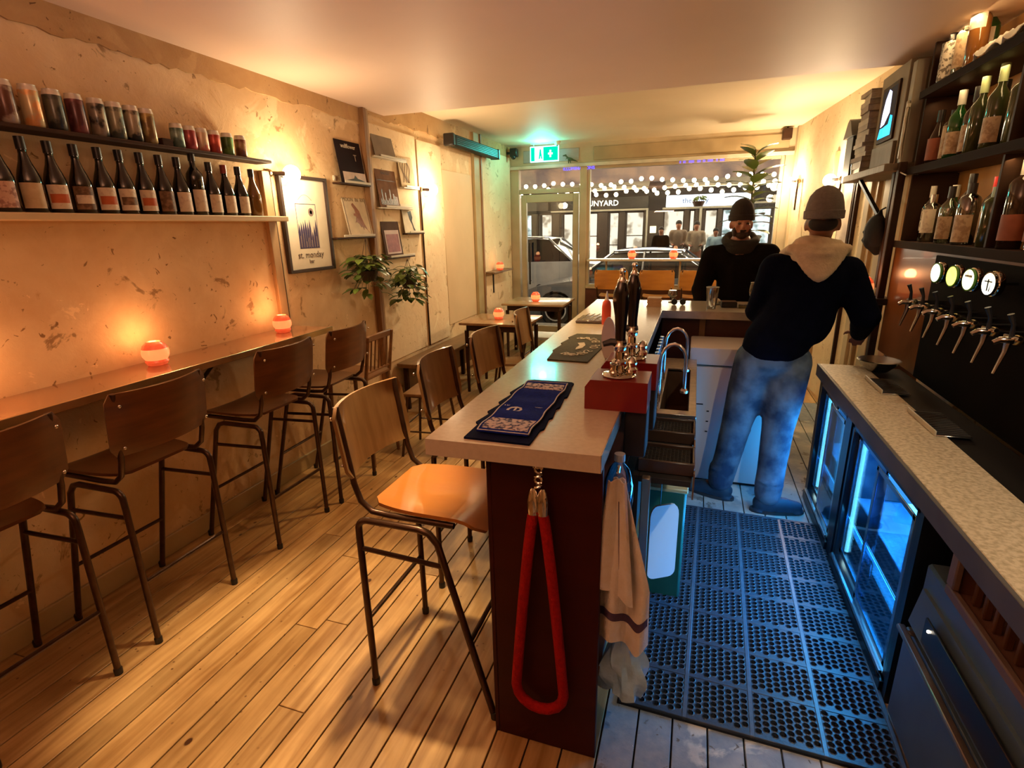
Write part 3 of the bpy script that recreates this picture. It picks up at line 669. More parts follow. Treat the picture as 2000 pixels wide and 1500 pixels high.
glass_dk = mat('bottle_dark_glass', (.010, .008, .004), .07, scale=6, coat=.4)
glass_am = mat('bottle_amber_glass', (.20, .09, .015), .08, scale=6, coat=.4)
glass_gr = mat('bottle_green_glass', (.02, .11, .02), .07, scale=6, coat=.4, trans=.25)
def bprof(kind, h, r):
    if kind == 'burg': P = [(0, .004), (r * .8, 0), (r, .006), (r, h * .40), (r * .97, h * .46), (r * .80, h * .56), (r * .52, h * .68), (r * .36, h * .78), (r * .33, h * .93), (r * .39, h * .94), (r * .39, h * .985), (r * .33, h), (0, h)]
    elif kind == 'bord': P = [(0, .004), (r * .85, 0), (r, .006), (r, h * .60), (r * .93, h * .65), (r * .60, h * .71), (r * .36, h * .76), (r * .34, h * .93), (r * .40, h * .94), (r * .40, h * .985), (r * .34, h), (0, h)]
    elif kind == 'spirit': P = [(0, .004), (r * .9, 0), (r, .008), (r, h * .62), (r * .90, h * .68), (r * .45, h * .76), (r * .34, h * .80), (r * .32, h * .95), (r * .32, h), (0, h)]
    else: P = [(0, .004), (r * .9, 0), (r, .006), (r, h * .74), (r * .85, h * .79), (r * .4, h * .84), (r * .36, h * .96), (r * .36, h), (0, h)]
    return P
def bottle(label, cat, loc, kind, h, r, g, lab=None, cap=None, rz=0, group=None, lz=(.12, .42), arc=(-1.1, 1.1), band=None, capz=.80, name='wine_bottle', n=18):
    t = thing(name, label, cat, loc, rz, group)
    MB().lathe(bprof(kind, h, r), n=n).build('body', g, t, smooth=True, angle=60)
    if lab: 
        L_ = MB().lathe([(r * 1.012, h * lz[0]), (r * 1.012, h * lz[1])], n=10, arc=arc).build('label', lab, t, smooth=True)
        if band: MB().lathe([(r * 1.02, h * (lz[0] + (lz[1] - lz[0]) * .25)), (r * 1.02, h * (lz[0] + (lz[1] - lz[0]) * .62))], n=10, arc=(arc[0] * .8, arc[1] * .8)).build('label_band', band, L_, smooth=True)
    if cap:
        rr_ = .42 if kind != 'spirit' else .40
        MB().lathe([(r * rr_, h * capz), (r * rr_, h + .002), (0, h + .002)], n=14).build('cap', cap, t, smooth=True)
    return t
lw_ = mat('label_white', (.74, .64, .50), .6, scale=45, col2=(.60, .48, .38), contrast=(.35, .45)); lp = mat('label_pinkish', (.62, .42, .34), .6, scale=60, col2=(.34, .18, .15), contrast=(.4, .5))
lo = mat('label_orange', (.62, .14, .04), .6, scale=20); lt = mat('label_tan', (.62, .50, .32), .6, scale=30, col2=(.50, .38, .22)); lb = mat('label_sepia', (.26, .15, .08), .6, scale=40, col2=(.12, .06, .03), contrast=(.42, .55))
cap_red = mat('capsule_red', (.30, .03, .02), .4); cap_blk = mat('capsule_black', (.012, .010, .010), .35)
GW = 'wine bottles on the lower wall shelf'
rows = [('dark wine bottle with a mottled pink label, first of the row', 1.45, lp, None, .285), ('dark wine bottle with a large plain tan label', 1.545, lt, None, .285),
 ('dark wine bottle with an orange label under a white strip, nearer one', 1.64, lw_, lo, .28), ('dark wine bottle with a sepia picture label over a white strip', 1.74, lb, lw_, .28),
 ('dark wine bottle with a white label framing an orange panel', 1.84, lw_, lo, .28), ('dark wine bottle with a white label and small dark foot', 1.935, lw_, lb, .28),
 ('dark wine bottle with an orange label under a white strip, farther one', 2.035, lw_, lo, .28), ('dark wine bottle with a narrow pale and brown label', 2.135, lb, None, .28),
 ('dark wine bottle with a wide cream label before the tall one', 2.235, lw_, None, .28), ('tallest dark wine bottle reaching up to the can shelf', 2.33, lw_, None, .325),
 ('dark wine bottle with a scribbled cream label after the tallest one', 2.43, lw_, None, .275), ('wine bottle with a red capsule and white label', 2.53, lw_, None, .27),
 ('dark wine bottle with a white label next to the amber one', 2.63, lw_, None, .27), ('amber wine bottle at the end of the lower shelf', 2.73, None, None, .265)]
for i, (lab, y, L_, bd, h) in enumerate(rows):
    bottle(lab, 'bottle', (-2.555, y, 1.775), 'bord' if i in (9,) else 'burg', h, .041, glass_am if i == 13 else glass_dk, L_, cap_red if i == 11 else cap_blk, -.55 + i * .04, GW, (.06, .40), (-1.0, 1.0), bd, .84)

# ---------------------------------------------------------------- globe wall lamps on slim pipes
globe_m = emat('globe_glow', (1, .80, .50), 12)
def wlamp(label, x, y, z, zb, sx=1, pw=14, g=None):
    t = thing('wall_lamp', label, 'wall lamp', (x, y, z), group='globe wall lamps')
    p = MB().tube([(.02 * sx, 0, zb - z), (.02 * sx, 0, -.02), (.022 * sx, 0, .01)], .010, 8).build('pipe', frame_metal if sx > 0 else frame_metal, t, smooth=True)
    MB().lathe([(.0, -.004), (.026, 0), (.026, .016), (.016, .022)], (.012 * sx, 0, 0), 12, 'Y').build('wall_plate', brass, t, smooth=True)
    MB().tube([(.02 * sx, .01, 0), (.05 * sx, .05, 0), (.07 * sx, .09, .0)], [.012, .012, .016], 8).build('socket', frame_metal, t, smooth=True)
    MB().ell((.085 * sx, .135, .0), .056, u=20, v=14).build('globe', globe_m, t, smooth=True)
    light('globe_light', 'POINT', (x + (.085 + .07) * sx, y + .135, z), pw, (1, .72, .42), .055)
    return t
wlamp('glowing globe lamp on a pipe overlapping the framed poster corner', XL, 2.93, 2.04, 1.06, 1, 25)
wlamp('glowing globe lamp on a long pipe beside the record ledges', XL, 4.95, 2.05, .50, 1, 30)
wlamp('glowing globe lamp on the narrow wall beyond the man in the hood, nearer the window', rx(7.35) - .02, 7.30, 2.12, 1.8, -1, 55)
wlamp('glowing globe lamp on the wall above the grey beanie', rx(5.95) - .02, 5.75, 2.03, 1.8, -1, 55)

# ---------------------------------------------------------------- framed poster
frame_b = mat('frame_black', (.035, .018, .014), .35, scale=10)
pm = mat('poster_paper', (.86, .78, .60), .6, scale=14, col2=(.80, .72, .54)); ink = mat('ink_indigo', (.05, .035, .12), .6, scale=30); inkg = mat('ink_brown', (.12, .08, .06), .6)
t = thing('framed_poster', 'large dark framed poster with an indigo town scene and lettering', 'poster', (XL, 3.25, 1.725))
MB().box(.004, .012, -.225, .225, -.30, .30).build('print', pm, t)
fr = MB()
for a in ((-.245, -.222, -.32, .32), (.222, .245, -.32, .32), (-.222, .222, -.32, -.297), (-.222, .222, .297, .32)): fr.box(.0, .03, *a)
fr.build('frame', frame_b, t, bevel=.002)
X = Matrix(((0, 0, 1, 0), (1, 0, 0, 0), (0, 1, 0, 0), (0, 0, 0, 1)))
m = MB()
for a in ((-.105, -.101, -.16, .14), (.101, .105, -.16, .14), (-.105, .105, -.16, -.156), (-.105, .105, .136, .14)): m.box(.0125, .0130, *a)
g = random.Random(5)
for i in range(9):  # roofs and towers of the printed town
    x0 = -.1 + i * .0222; h = g.uniform(.02, .11); m.prism([(x0, -.156), (x0 + .02, -.156), (x0 + .02, -.10 + h * .7), (x0 + .01, -.07 + h), (x0, -.10 + h * .7)], .0122, .0130, X)
m.build('town_print', ink, t)
m = MB(); m.lathe([(.014, .0122), (.028, .0122), (.028, .0130), (.014, .0130), (.014, .0122)], (0, .05, .085), 20, 'X')
m.build('sun_print', mat('ink_taupe', (.30, .22, .20), .6), t); m = MB()
for i in range(7): m.box(.0132, .0136, -.09 + i * .028, -.082 + i * .028, -.15, -.12 + g.uniform(0, .07))
m.build('window_print', mat('ink_taupe', (.30, .22, .20), .6), t)['kind'] = 'stuff'
text('st. monday', .062, (.0135, 0, -.205), (0, 1, 0), (0, 0, 1), inkg, t); text('bar', .040, (.0135, 0, -.25), (0, 1, 0), (0, 0, 1), inkg, t)
m = MB(); m.tube([(.0135, -.07 + .14 * i / 10, .165 + .035 * math.sin(PI * i / 10)) for i in range(11)], .0012, 4); m.build('arch_print', mat('ink_pale', (.45, .36, .26), .6), t)

# ---------------------------------------------------------------- record ledges and leaning sleeves
def ledge(label, y0, y1, z, mt):
    t = thing('picture_ledge', label, 'ledge', (XL, y0, z), group='narrow ledges for record sleeves'); L_ = y1 - y0
    MB().box(.0, .065, 0, L_, -.012, 0).build('board', mt, t, bevel=.002)
    MB().box(.058, .066, L_ * .18, L_, 0, .018).build('lip', white_p, t, bevel=.002)
    return t
def sleeve(label, y, z, w, h, mt, art=None, lean=.17, x=.050, name='record_sleeve', cat='record sleeve'):
    t = thing(name, label, cat, (XL + x, y, z), group='record sleeves on the ledges', rot=(0, -lean, 0))
    MB().box(-.004, 0, -w / 2, w / 2, 0, h).build('cover', mt, t, bevel=.001)
    MB().box(-.0038, -.0002, w / 2 - .001, w / 2 + .002, .004, h - .004).build('spine', white_p, t)
    if art: art(t)
    return t
X1 = Matrix(((0, 0, 1, 0), (1, 0, 0, 0), (0, 1, 0, 0), (0, 0, 0, 1)))
def a_black(t):
    m = MB(); m.box(.0004, .0010, -.13, .165, .012, .082); m.build('picture', mat('sleeve_photo', (.66, .50, .42), .5, scale=20), t)
    m = MB(); m.prism([(-.12, .016), (.16, .016), (.10, .03), (.05, .038), (.02, .062), (.0, .036), (-.05, .028)], .0012, .0016, X1); m.build('silhouette', black_m, t)
    text('wallflower', .045, (.0012, -.0, .27), (0, 1, 0), (0, 0, 1), paper, t); text('T', .07, (.0012, .07, .19), (0, 1, 0), (0, 0, 1), mat('ink_dim', (.4, .3, .22), .5), t)
def a_wolf(t):
    m = MB(); m.prism([(-.05, .25), (-.03, .262), (.0, .235), (.035, .20), (.05, .15), (.07, .10), (.10, .05), (.13, .02), (.09, .055), (.06, .075), (.05, .05), (.035, .078), (.02, .07), (.0, .10), (-.03, .115), (-.05, .105), (-.03, .13), (-.02, .155), (-.05, .165), (-.045, .18), (-.02, .18), (-.025, .21), (-.045, .235)], .0006, .0012, X1); m.build('figure_print', mat('ink_rust', (.34, .14, .08), .6, scale=30), t)
    text('MOON  IN  RIO', .044, (.0012, 0, .285), (0, 1, 0), (0, 0, 1), mat('ink_sand', (.36, .26, .14), .6), t)
def a_frame(t, c=(.10, .05, .03)):
    m = MB()
    for a in ((-.15, -.145, .01, .31), (.145, .15, .01, .31), (-.15, .15, .01, .014), (-.15, .15, .306, .31)): m.box(.0002, .001, *a)
    m.build('border', mat('ink_border', c, .6), t)
def a_photo(t):
    m = MB(); m.box(.0003, .001, -.15, .15, .22, .225); g = random.Random(8)
    for i in range(11): m.box(.0004, .0012, -.14 + i * .026, -.122 + i * .026, .02, .05 + g.uniform(0, .10))
    m.build('picture', mat('ink_umber', (.075, .035, .02), .5), t)
    text('HARVEST', .036, (.0012, 0, .283), (0, 1, 0), (0, 0, 1), inkg, t)
def a_pink(t):
    MB().box(.0003, .001, -.115, .125, .03, .235).build('print_border', mat('ink_cream', (.62, .46, .42), .5), t)
    MB().box(.0012, .0018, -.10, .108, .045, .20).build('print', mat('ink_rose', (.34, .10, .10), .5, scale=25, col2=(.20, .05, .06)), t)
def a_bw(t):
    m = MB(); m.prism([(-.03, .19), (.035, .20), (.05, .14), (.03, .11), (.05, .05), (.075, .02), (.04, .02), (.02, .08), (-.01, .12)], .0004, .0012, X1); m.build('figure_print', black_m, t)
def a_line(t):
    m = MB(); g = random.Random(2)
    for i in range(5): m.tube([(.0012, -.08 + .03 * i + .02 * math.sin(k + i), .04 + .03 * k) for k in range(8)], .003, 4)
    m.build('drawing', mat('ink_grey', (.40, .32, .24), .6), t)
cov = lambda n, c, c2=None, s=8: mat('cover_' + n, c, .85, scale=s, col2=c2, spec=.08)
ledge('picture ledge below the black record sleeve', 3.60, 4.02, 2.03, dark_m)
sleeve('black record sleeve with a pale photo strip, leaning above the poster corner', 3.82, 2.032, .33, .31, cov('black', (.022, .012, .014)), a_black, .13)
t = thing('light_switch', 'tiny white socket plate beside the black sleeve ledge', 'socket', (XL, 3.62, 2.06)); MB().box(0, .012, -.012, .012, -.018, .018).build('plate', white_p, t, bevel=.002); MB().box(.012, .016, -.004, .004, -.006, .006).build('rocker', white_p, t)
ledge('picture ledge below the sleeve with the rust coloured wolf figure', 3.50, 4.02, 1.63, dark_m)
sleeve('cream record sleeve printed with a rust coloured wolf figure', 3.85, 1.632, .33, .31, cov('cream', (.84, .72, .52)), lambda t: (a_wolf(t), a_frame(t)), .17)
ledge('highest picture ledge holding a plain grey sleeve', 4.12, 4.64, 2.27, white_p)
sleeve('plain grey record sleeve on the highest ledge beside the post', 4.32, 2.272, .33, .31, greyslab, None, .22)
ledge('short ledge holding a faint line drawing near the globe lamp', 4.56, 4.86, 2.05, white_p)
sleeve('cream sleeve with a faint line drawing near the globe lamp', 4.68, 2.052, .26, .26, cov('pale', (.80, .66, .44)), a_line, .12)
ledge('middle ledge holding the brown photo sleeve', 4.14, 4.70, 1.865, white_p)
sleeve('brown record sleeve with a faded photo and heading, middle ledge', 4.33, 1.867, .33, .31, cov('brown', (.24, .13, .075), (.14, .07, .04), 12), a_photo, .12)
ledge('short ledge holding a black and white sleeve beside the lamp pipe', 4.56, 4.90, 1.645, dark_m)
sleeve('white sleeve with a black leaning figure beside the lamp pipe', 4.68, 1.647, .26, .26, cov('white', (.80, .72, .55)), a_bw, .12)
ledge('lowest ledge holding a rose coloured print above the plants', 4.15, 4.68, 1.44, dark_m)
sleeve('record sleeve with a rose coloured print on the lowest ledge', 4.34, 1.442, .30, .31, cov('umber', (.10, .06, .045)), a_pink, .12)

# ---------------------------------------------------------------- hanging plants
def leaf(m, p, d, L_, w, droop=.3):
    d = V(d).normalized(); s = d.cross(V((0, 0, 1)))
    s = s.normalized() if s.length > .1 else V((1, 0, 0)); up = s.cross(d)
    f = lambda u, v: V(p) + d * L_ * u + s * ((v - .5) * w * (math.sin(PI * min(1, u * .92 + .06)) ** .7)) + up * (-droop * L_ * u * u + .12 * w * abs(v - .5))
    m.sheet(f, 4, 2, .0012)
def hanging_plant(label, x, y, z, zh, seed, spread, n=46):
    t = thing('hanging_plant', label, 'plant', (x, y, z)); g = random.Random(seed)
    MB().lathe([(.0, -.07), (.05, -.068), (.075, 0), (.078, .012), (.068, .01), (.062, 0)], n=14).build('pot', mat('pot_dark', (.05, .035, .02), .5), t, smooth=True)
    MB().tube([(.07, 0, 0), (.0, 0, zh - z)], .0022, 5).tube([(-.05, .05, 0), (0, 0, zh - z)], .0022, 5).tube([(-.05, -.05, 0), (0, 0, zh - z)], .0022, 5).build('cord', frame_metal, t)
    st = MB()
    for i in range(n):
        a = g.uniform(0, 2 * PI); el = g.uniform(-.6, .9); r = g.uniform(.02, 1); p = V((.10 * r * math.cos(a), spread * r * math.sin(a), .0 + .13 * g.random()))
        if g.random() < .35: p = V((.08 * math.cos(a), spread * math.sin(a) * g.uniform(.4, 1.1), .02 - .20 * g.random()))
        st.tube([(0, 0, 0), p * .6 + V((0, 0, .03)), p], .0016, 4)
        m = MB(); leaf(m, p, (math.cos(a), math.sin(a) * 1.2, el * .5), g.uniform(.06, .10), g.uniform(.045, .065), g.uniform(.2, .7)); m.build('leaf', leafm, t, smooth=True)
    st.build('stem', mat('stem_green', (.12, .14, .04), .5), t)
    return t
hanging_plant('trailing green plant hanging below the wolf sleeve ledge', -2.46, 3.72, 1.36, 1.62, 11, .20, 120)
hanging_plant('trailing green plant hanging below the rose print ledge', -2.42, 4.28, 1.24, 1.43, 14, .19, 110)

# ---------------------------------------------------------------- heater, camera, exit sign
t = thing('wall_heater', 'long black tubular patio heater fixed high on the wall', 'heater', (-2.50, 6.15, 2.56))
MB().box(-.055, .055, -.66, .66, -.055, .055).build('housing', mat('heater_black', (.010, .014, .011), .6, 0, scale=30, spec=.2), t, bevel=.02, seg=2)
for y in (-.68, .68): MB().box(-.06, .06, y - .025, y + .025, -.06, .06).build('end_cap', black_m, t, bevel=.01)
m = MB(); [m.box(.055, .060, -.62, .62, -.04 + i * .018, -.036 + i * .018) for i in range(5)]; m.build('grille', black_m, t)
for y in (-.4, .4): MB().box(-.12, -.05, y - .02, y + .02, -.02, .02).build('bracket', black_m, t)
t = thing('security_camera', 'small black speaker-like security camera in the corner above the door', 'camera', (-2.50, 7.60, 2.66))
MB().box(-.05, .05, -.05, .05, -.05, .06).build('housing', black_m, t, bevel=.008); MB().ell((.0, -.03, -.055), (.035, .035, .03)).build('lens', mat('lens_dark', (.02, .02, .02), .05), t, smooth=True); MB().box(-.12, -.05, -.015, .015, -.01, .02).build('bracket', black_m, t)
t = thing('exit_sign', 'glowing cyan emergency exit sign hanging above the glass door', 'sign', (-2.05, 7.55, 2.62))
ex = emat('exit_glow', (.0, .85, .52), 1.1); exw = emat('exit_white', (.42, 1, .88), 2.6)
MB().box(-.20, .20, -.014, .014, -.10, .10).build('panel', exw, t, bevel=.004)
MB().box(-.01, .19, -.0165, -.0145, -.085, .085).build('green_field', ex, t); MB().box(-.185, -.135, -.0165, -.0145, -.085, .085).build('door_mark', ex, t)
MB().prism([(-.075, -.06), (-.06, -.06), (-.05, -.02), (-.04, -.06), (-.025, -.06), (-.04, .01), (-.045, .06), (-.06, .06), (-.065, .02)], -.0170, -.0145, Matrix(((1, 0, 0, 0), (0, 0, 1, 0), (0, 1, 0, 0), (0, 0, 0, 1)))).build('running_figure', ex, t)
MB().box(.075, .10, -.0185, -.0165, -.045, .045).box(.055, .12, -.0185, -.0165, -.012, .012).build('cross_mark', exw, t)
MB().tube([(-.15, 0, .10), (-.15, 0, .14)], .005).tube([(.15, 0, .10), (.15, 0, .14)], .005).box(-.19, .19, -.02, .02, .125, .14).build('hanger', white_p, t)
light('exit_glow_light', 'AREA', (-2.05, 7.44, 2.62), 5, (.08, 1, .82), .36, (-1.2, 3, 1.3), sy=.18)
light('exit_glow_light', 'POINT', (-2.05, 7.42, 2.66), 7, (.08, 1, .82), .06)
t = thing('smoke_detector', 'small pale detector on the ceiling beside the exit sign', 'detector', (-1.86, 7.5, 2.76)); MB().lathe([(.0, -.05), (.03, -.045), (.045, -.012), (.045, 0)], n=16).build('housing', white_p, t, smooth=True); MB().lathe([(.0, -.058), (.012, -.056), (.012, -.048)], n=10).build('sensor', black_m, t, smooth=True)
t = thing('toy_dinosaur', 'small dark toy dinosaur standing on the ledge above the door', 'toy', (-1.74, 7.70, 2.50))
m = MB(); m.cap((-.0, 0, .055), (.03, 0, .05), .022, .018).cap((.03, 0, .05), (.12, 0, .015), .016, .004).cap((-.01, 0, .06), (-.05, 0, .10), .014, .010).cap((-.05, 0, .105), (-.085, 0, .10), .013, .008).cap((-.01, .012, .045), (-.012, .014, .006), .010, .007).cap((.015, -.012, .045), (.02, -.014, .006), .010, .007).cap((-.03, .0, .07), (-.05, .0, .05), .005, .004)
blob('body', m, mat('toy_green', (.05, .09, .03), .5), t, .005, 1)
t = thing('pipe_joint', 'small dark bracket box at the top corner of the shop window', 'bracket', (.93, 7.66, 2.68)); MB().box(-.05, .05, -.06, .06, -.06, .06).build('body', dark_m, t, bevel=.006); MB().tube([(0, 0, .05), (0, 0, .08)], .01).build('fixing', dark_m, t)
# ---------------------------------------------------------------- the bar: L-shaped counter
t = thing('bar_counter', 'long L-shaped bar with glossy pale top and oxblood end panel', 'bar', (0, 0, 0))
m = MB(); m.prism([(-.705, 1.27), (-.20, 1.285), (-.20, 3.83), (.55, 3.83), (.55, 4.40), (-.74, 4.36)], 1.050, 1.10); m.build('top', bartop_m, t, bevel=.003)
em = mat('bar_edge_trim', (.78, .70, .56), .22, .6, scale=14)
MB().box(-.200, -.197, 1.285, 3.832, 1.05, 1.102).box(-.197, .55, 3.827, 3.830, 1.05, 1.102).build('edge_trim', em, t)
MB().box(-.53, -.20, 1.335, 1.36, 0, 1.05).build('end_panel', redbrown, t, bevel=.002)
MB().box(-.545, -.53, 1.335, 4.30, 0, 1.05).build('front_panel', redbrown, t, bevel=.002)
MB().box(-.545, .55, 4.28, 4.30, 0, 1.05).build('front_panel', redbrown, t, bevel=.002)
MB().box(-.20, .06, 3.93, 3.95, .0, 1.05).box(.06, .55, 3.93, 3.95, .0, 1.05).build('inner_panel', brownpan, t, bevel=.002)
MB().box(-.555, -.20, 1.37, 4.25, .30, .325).build('shelf', brownpan, t, bevel=.002); MB().box(-.555, -.22, 1.37, 4.25, .68, .70).build('shelf', brownpan, t, bevel=.002)
MB().box(.055, .095, 3.90, 3.93, .5, 1.05).build('batten', bench_m, t, bevel=.003)

# bar towels
cl_navy = mat('towel_navy', (.008, .020, .24), .9, scale=60, col2=(.005, .012, .16), bump=.4, bscale=300, spec=.05); cl_edge = mat('towel_dark_edge', (.007, .010, .045), .9, scale=60, bump=.4, bscale=300, spec=.05)
cl_w = mat('towel_print_white', (.62, .60, .66), .8, scale=40); cl_mix = mat('towel_print_scene', (.50, .42, .44), .8, scale=70, col2=(.03, .03, .10), contrast=(.42, .52))
def wv(y, k=0): return .0105 * math.sin((y - 1.3) * 42 + k)
t = thing('bar_towel', 'navy bar towel with a white bordered print lying along the near end of the bar', 'bar towel', (-.497, 1.61, 1.10))
def tw(x0, x1, y0, y1, z, name, mt, n=44, th=.0035): return MB().sheet(lambda u, v: (x0 + (x1 - x0) * v + .3 * wv(1.61 + y0 + (y1 - y0) * u) - .0, y0 + (y1 - y0) * u, z + .0016 * math.sin(u * (y1 - y0) * 50)), n, 3, th).build(name, mt, t, smooth=True)
m = MB(); pts = []
ys = [-.31, -.20, -.185, -.10, -.085, .0, .015, .12, .13, .245, .25, .30, .312]; xo = [0, .0, -.014, -.0, -.014, .002, -.012, .004, -.010, .006, .010, .012, .03]
L_ = [(-.098 + o_, y_) for y_, o_ in zip(ys, xo)]; R_ = [(.098 - o_ * .6, y_) for y_, o_ in zip(ys, xo)]
m.prism([p for p in R_] + L_[::-1], 0, .006); m.build('cloth', cl_edge, t, bevel=.0012)
tw(-.078, .078, -.27, .27, .0100, 'print_field', cl_navy)
for a in ((-.080, -.0765, -.262, .262), (.0765, .080, -.262, .262), (-.078, .078, -.2645, -.261), (-.078, .078, .261, .2645)): tw(*a, .0116, 'border', cl_w, 30)
tw(-.07, .072, -.25, -.15, .0112, 'print_scene', cl_mix, 10); tw(-.07, .072, .17, .25, .0112, 'print_scene', cl_mix, 10)
text('ale', .11, (-.018, -.02, .0125), (.0, -1, 0), (1, 0, 0), cl_w, t, sx=1.15); text('pale', .042, (-.060, .0, .0125), (0, -1, 0), (1, 0, 0), cl_w, t)
m = MB(); m.lathe([(.024, 0), (.031, 0), (.031, .0008), (.024, .0008), (.024, 0)], (.045, .002, .0122), 24); m.build('emblem', cl_w, t)
ol = mat('towel_olive', (.050, .042, .010), .85, scale=50, col2=(.030, .024, .006), bump=.4, bscale=300); cw2 = mat('towel_print_cream', (.66, .60, .46), .8, scale=40)
t = thing('bar_towel', 'dark olive bar towel printed with an arc of cream lettering beside the hand pumps', 'bar towel', (-.52, 2.56, 1.10))
m = MB(); m.prism([(.10, -.31), (.115, .0), (.105, .31), (-.075, .31), (-.10, .20), (-.085, .18), (-.105, .05), (-.09, .03), (-.105, -.12), (-.095, -.14), (-.085, -.30)], 0, .006); m.build('cloth', ol, t, bevel=.0012)
for i, ch in enumerate('BREWERS OF ENGLAND'):
    a = math.radians(-112 + 224 * i / 17)
    if ch != ' ': text(ch, .062, (.0 + .075 * math.cos(a), -.0 + .19 * math.sin(a), .0075), (math.sin(a) * -.6, math.cos(a), 0), (math.cos(a), math.sin(a) * .6, 0), cw2, t, 'letter')
MB().prism([(.0, -.09), (.025, -.05), (.028, .02), (.01, .08), (-.02, .06), (.0, .01), (-.005, -.05)], .0062, .008).build('emblem', cw2, t)

# hand pumps
def pump(label, x, y):
    t = thing('hand_pump', label, 'hand pump', (x, y, 1.10), group='red hand pumps')
    MB().prism([(-.10, 0), (-.10, .07), (-.085, .10), (.105, .10), (.105, -.05), (.10, 0)][::1] if False else [(-.10, 0), (.10, 0), (.10, .10), (-.082, .10), (-.10, .075)], -.075, .075, Matrix(((1, 0, 0, 0), (0, 0, 1, 0), (0, 1, 0, 0), (0, 0, 0, 1)))).build('housing', red_m, t, bevel=.004, seg=2)
    MB().box(.03, .10, -.06, .06, -.16, -.002).build('under_box', blackm_m, t, bevel=.004)
    MB().lathe([(0, 0), (.052, 0), (.056, .004), (.050, .010), (.022, .014), (.016, .022), (.016, .035), (.024, .040), (.026, .050), (.016, .058), (.014, .080), (.020, .086), (.022, .10), (.015, .108), (.013, .13)], (0, 0, .10), 20).build('base', chrome, t, smooth=True)
    MB().lathe([(0, 0), (.018, 0), (.022, .012), (.015, .02), (.02, .035), (.012, .05), (.0, .055)], (.038, .012, .11), 14).lathe([(0, 0), (.012, 0), (.018, .01), (.012, .02), (.014, .04), (0, .046)], (-.012, -.034, .11), 12).build('fitting', chrome, t, smooth=True)
    MB().tube([(-.055, -.01, .205), (-.03, 0, .212), (0, 0, .21), (.02, .0, .214)], [.009, .012, .013, .009], 8).build('clamp', black_m, t, smooth=True)
    MB().tube([(0, 0, .22), (0, 0, .25), (0, 0, .30), (-.002, 0, .345), (-.002, 0, .375), (-.001, 0, .405), (0, 0, .412)], [.017, .0175, .021, .027, .025, .014, .010], 14).build('handle', mat('pump_handle_black', (.010, .007, .009), .15, scale=6, coat=.6), t, smooth=True)
    MB().lathe([(.012, .40), (.015, .41), (.009, .42), (.008, .435), (.011, .440), (.008, .448), (0, .450)], n=12).build('finial', chrome, t, smooth=True)
    return t
pump('red boxed beer hand pump with a tall black handle, nearer of the two', -.215, 1.725)
pump('red boxed beer hand pump with a tall black handle, farther of the two', -.205, 1.985)
t = thing('pump_clip', 'pale oval pump badge standing behind the black pump handles', 'pump clip', (-.335, 2.28, 1.10))
MB().lathe([(0, -.004), (.030, -.004), (.030, .004), (0, .004)], (0, 0, .105), 22, 'Y', Matrix.Diagonal((1, 1, 3.2, 1)) @ Matrix.Translation((0, 0, -.072))).build('badge', mat('clip_grey', (.62, .56, .54), .4, scale=6), t, smooth=True)
MB().box(-.012, .012, -.012, .012, 0, .02).build('base', chrome, t)
t = thing('sauce_bottle', 'red plastic squeeze bottle standing behind the pump handles', 'bottle', (-.49, 3.22, 1.10))
MB().lathe([(0, 0), (.026, 0), (.028, .01), (.028, .11), (.024, .135), (.012, .15)], n=16).build('body', mat('sauce_red', (.70, .08, .04), .4, scale=6), t, smooth=True); MB().lathe([(.014, .148), (.010, .16), (.003, .20), (0, .20)], n=12).build('nozzle', white_p, t, smooth=True)
t = thing('menu_stand', 'low metal holder lying on the bar before the squeeze bottle', 'holder', (-.60, 3.32, 1.10))
MB().box(-.08, .09, -.10, .12, 0, .018).build('tray', mat('smoky_plastic', (.12, .10, .10), .12, scale=8, coat=.5), t, bevel=.005); m = MB()
for i in range(4): m.tube([(-.07 + i * .035, -.09, .024), (-.03 + i * .035, .10, .030)], .003, 6)
m.build('wire', chrome, t, smooth=True)
# beer mats: each one a thing
mm_ = mat('beermat_card', (.62, .42, .24), .7, scale=9, col2=(.50, .32, .17)); gm = None
for i in range(9):
    z = 1.10 + i * .0072
    o = MB().box(-.048, .048, -.048, .048, 0, .0066).build('beer_mat', mm_, bevel=.0012, loc=(-.27 + (i % 3) * .002, 4.05, z), rot=(0, 0, .05 * (i % 4) - .06)) if gm is None else gm.copy()
    if gm is None: gm = o
    else: C.objects.link(o); o.location = (-.27 + (i % 3) * .002, 4.05, z); o.rotation_euler = (0, 0, .05 * (i % 4) - .06)
    tag(o, 'square tan beer mat, %s the stack on the bar' % ('lowest of', 'second from the bottom of', 'third from the bottom of', 'fourth from the bottom of', 'in the middle of', 'fourth from the top of', 'third from the top of', 'second from the top of', 'topmost of')[i], 'beer mat', 'stacked beer mats')
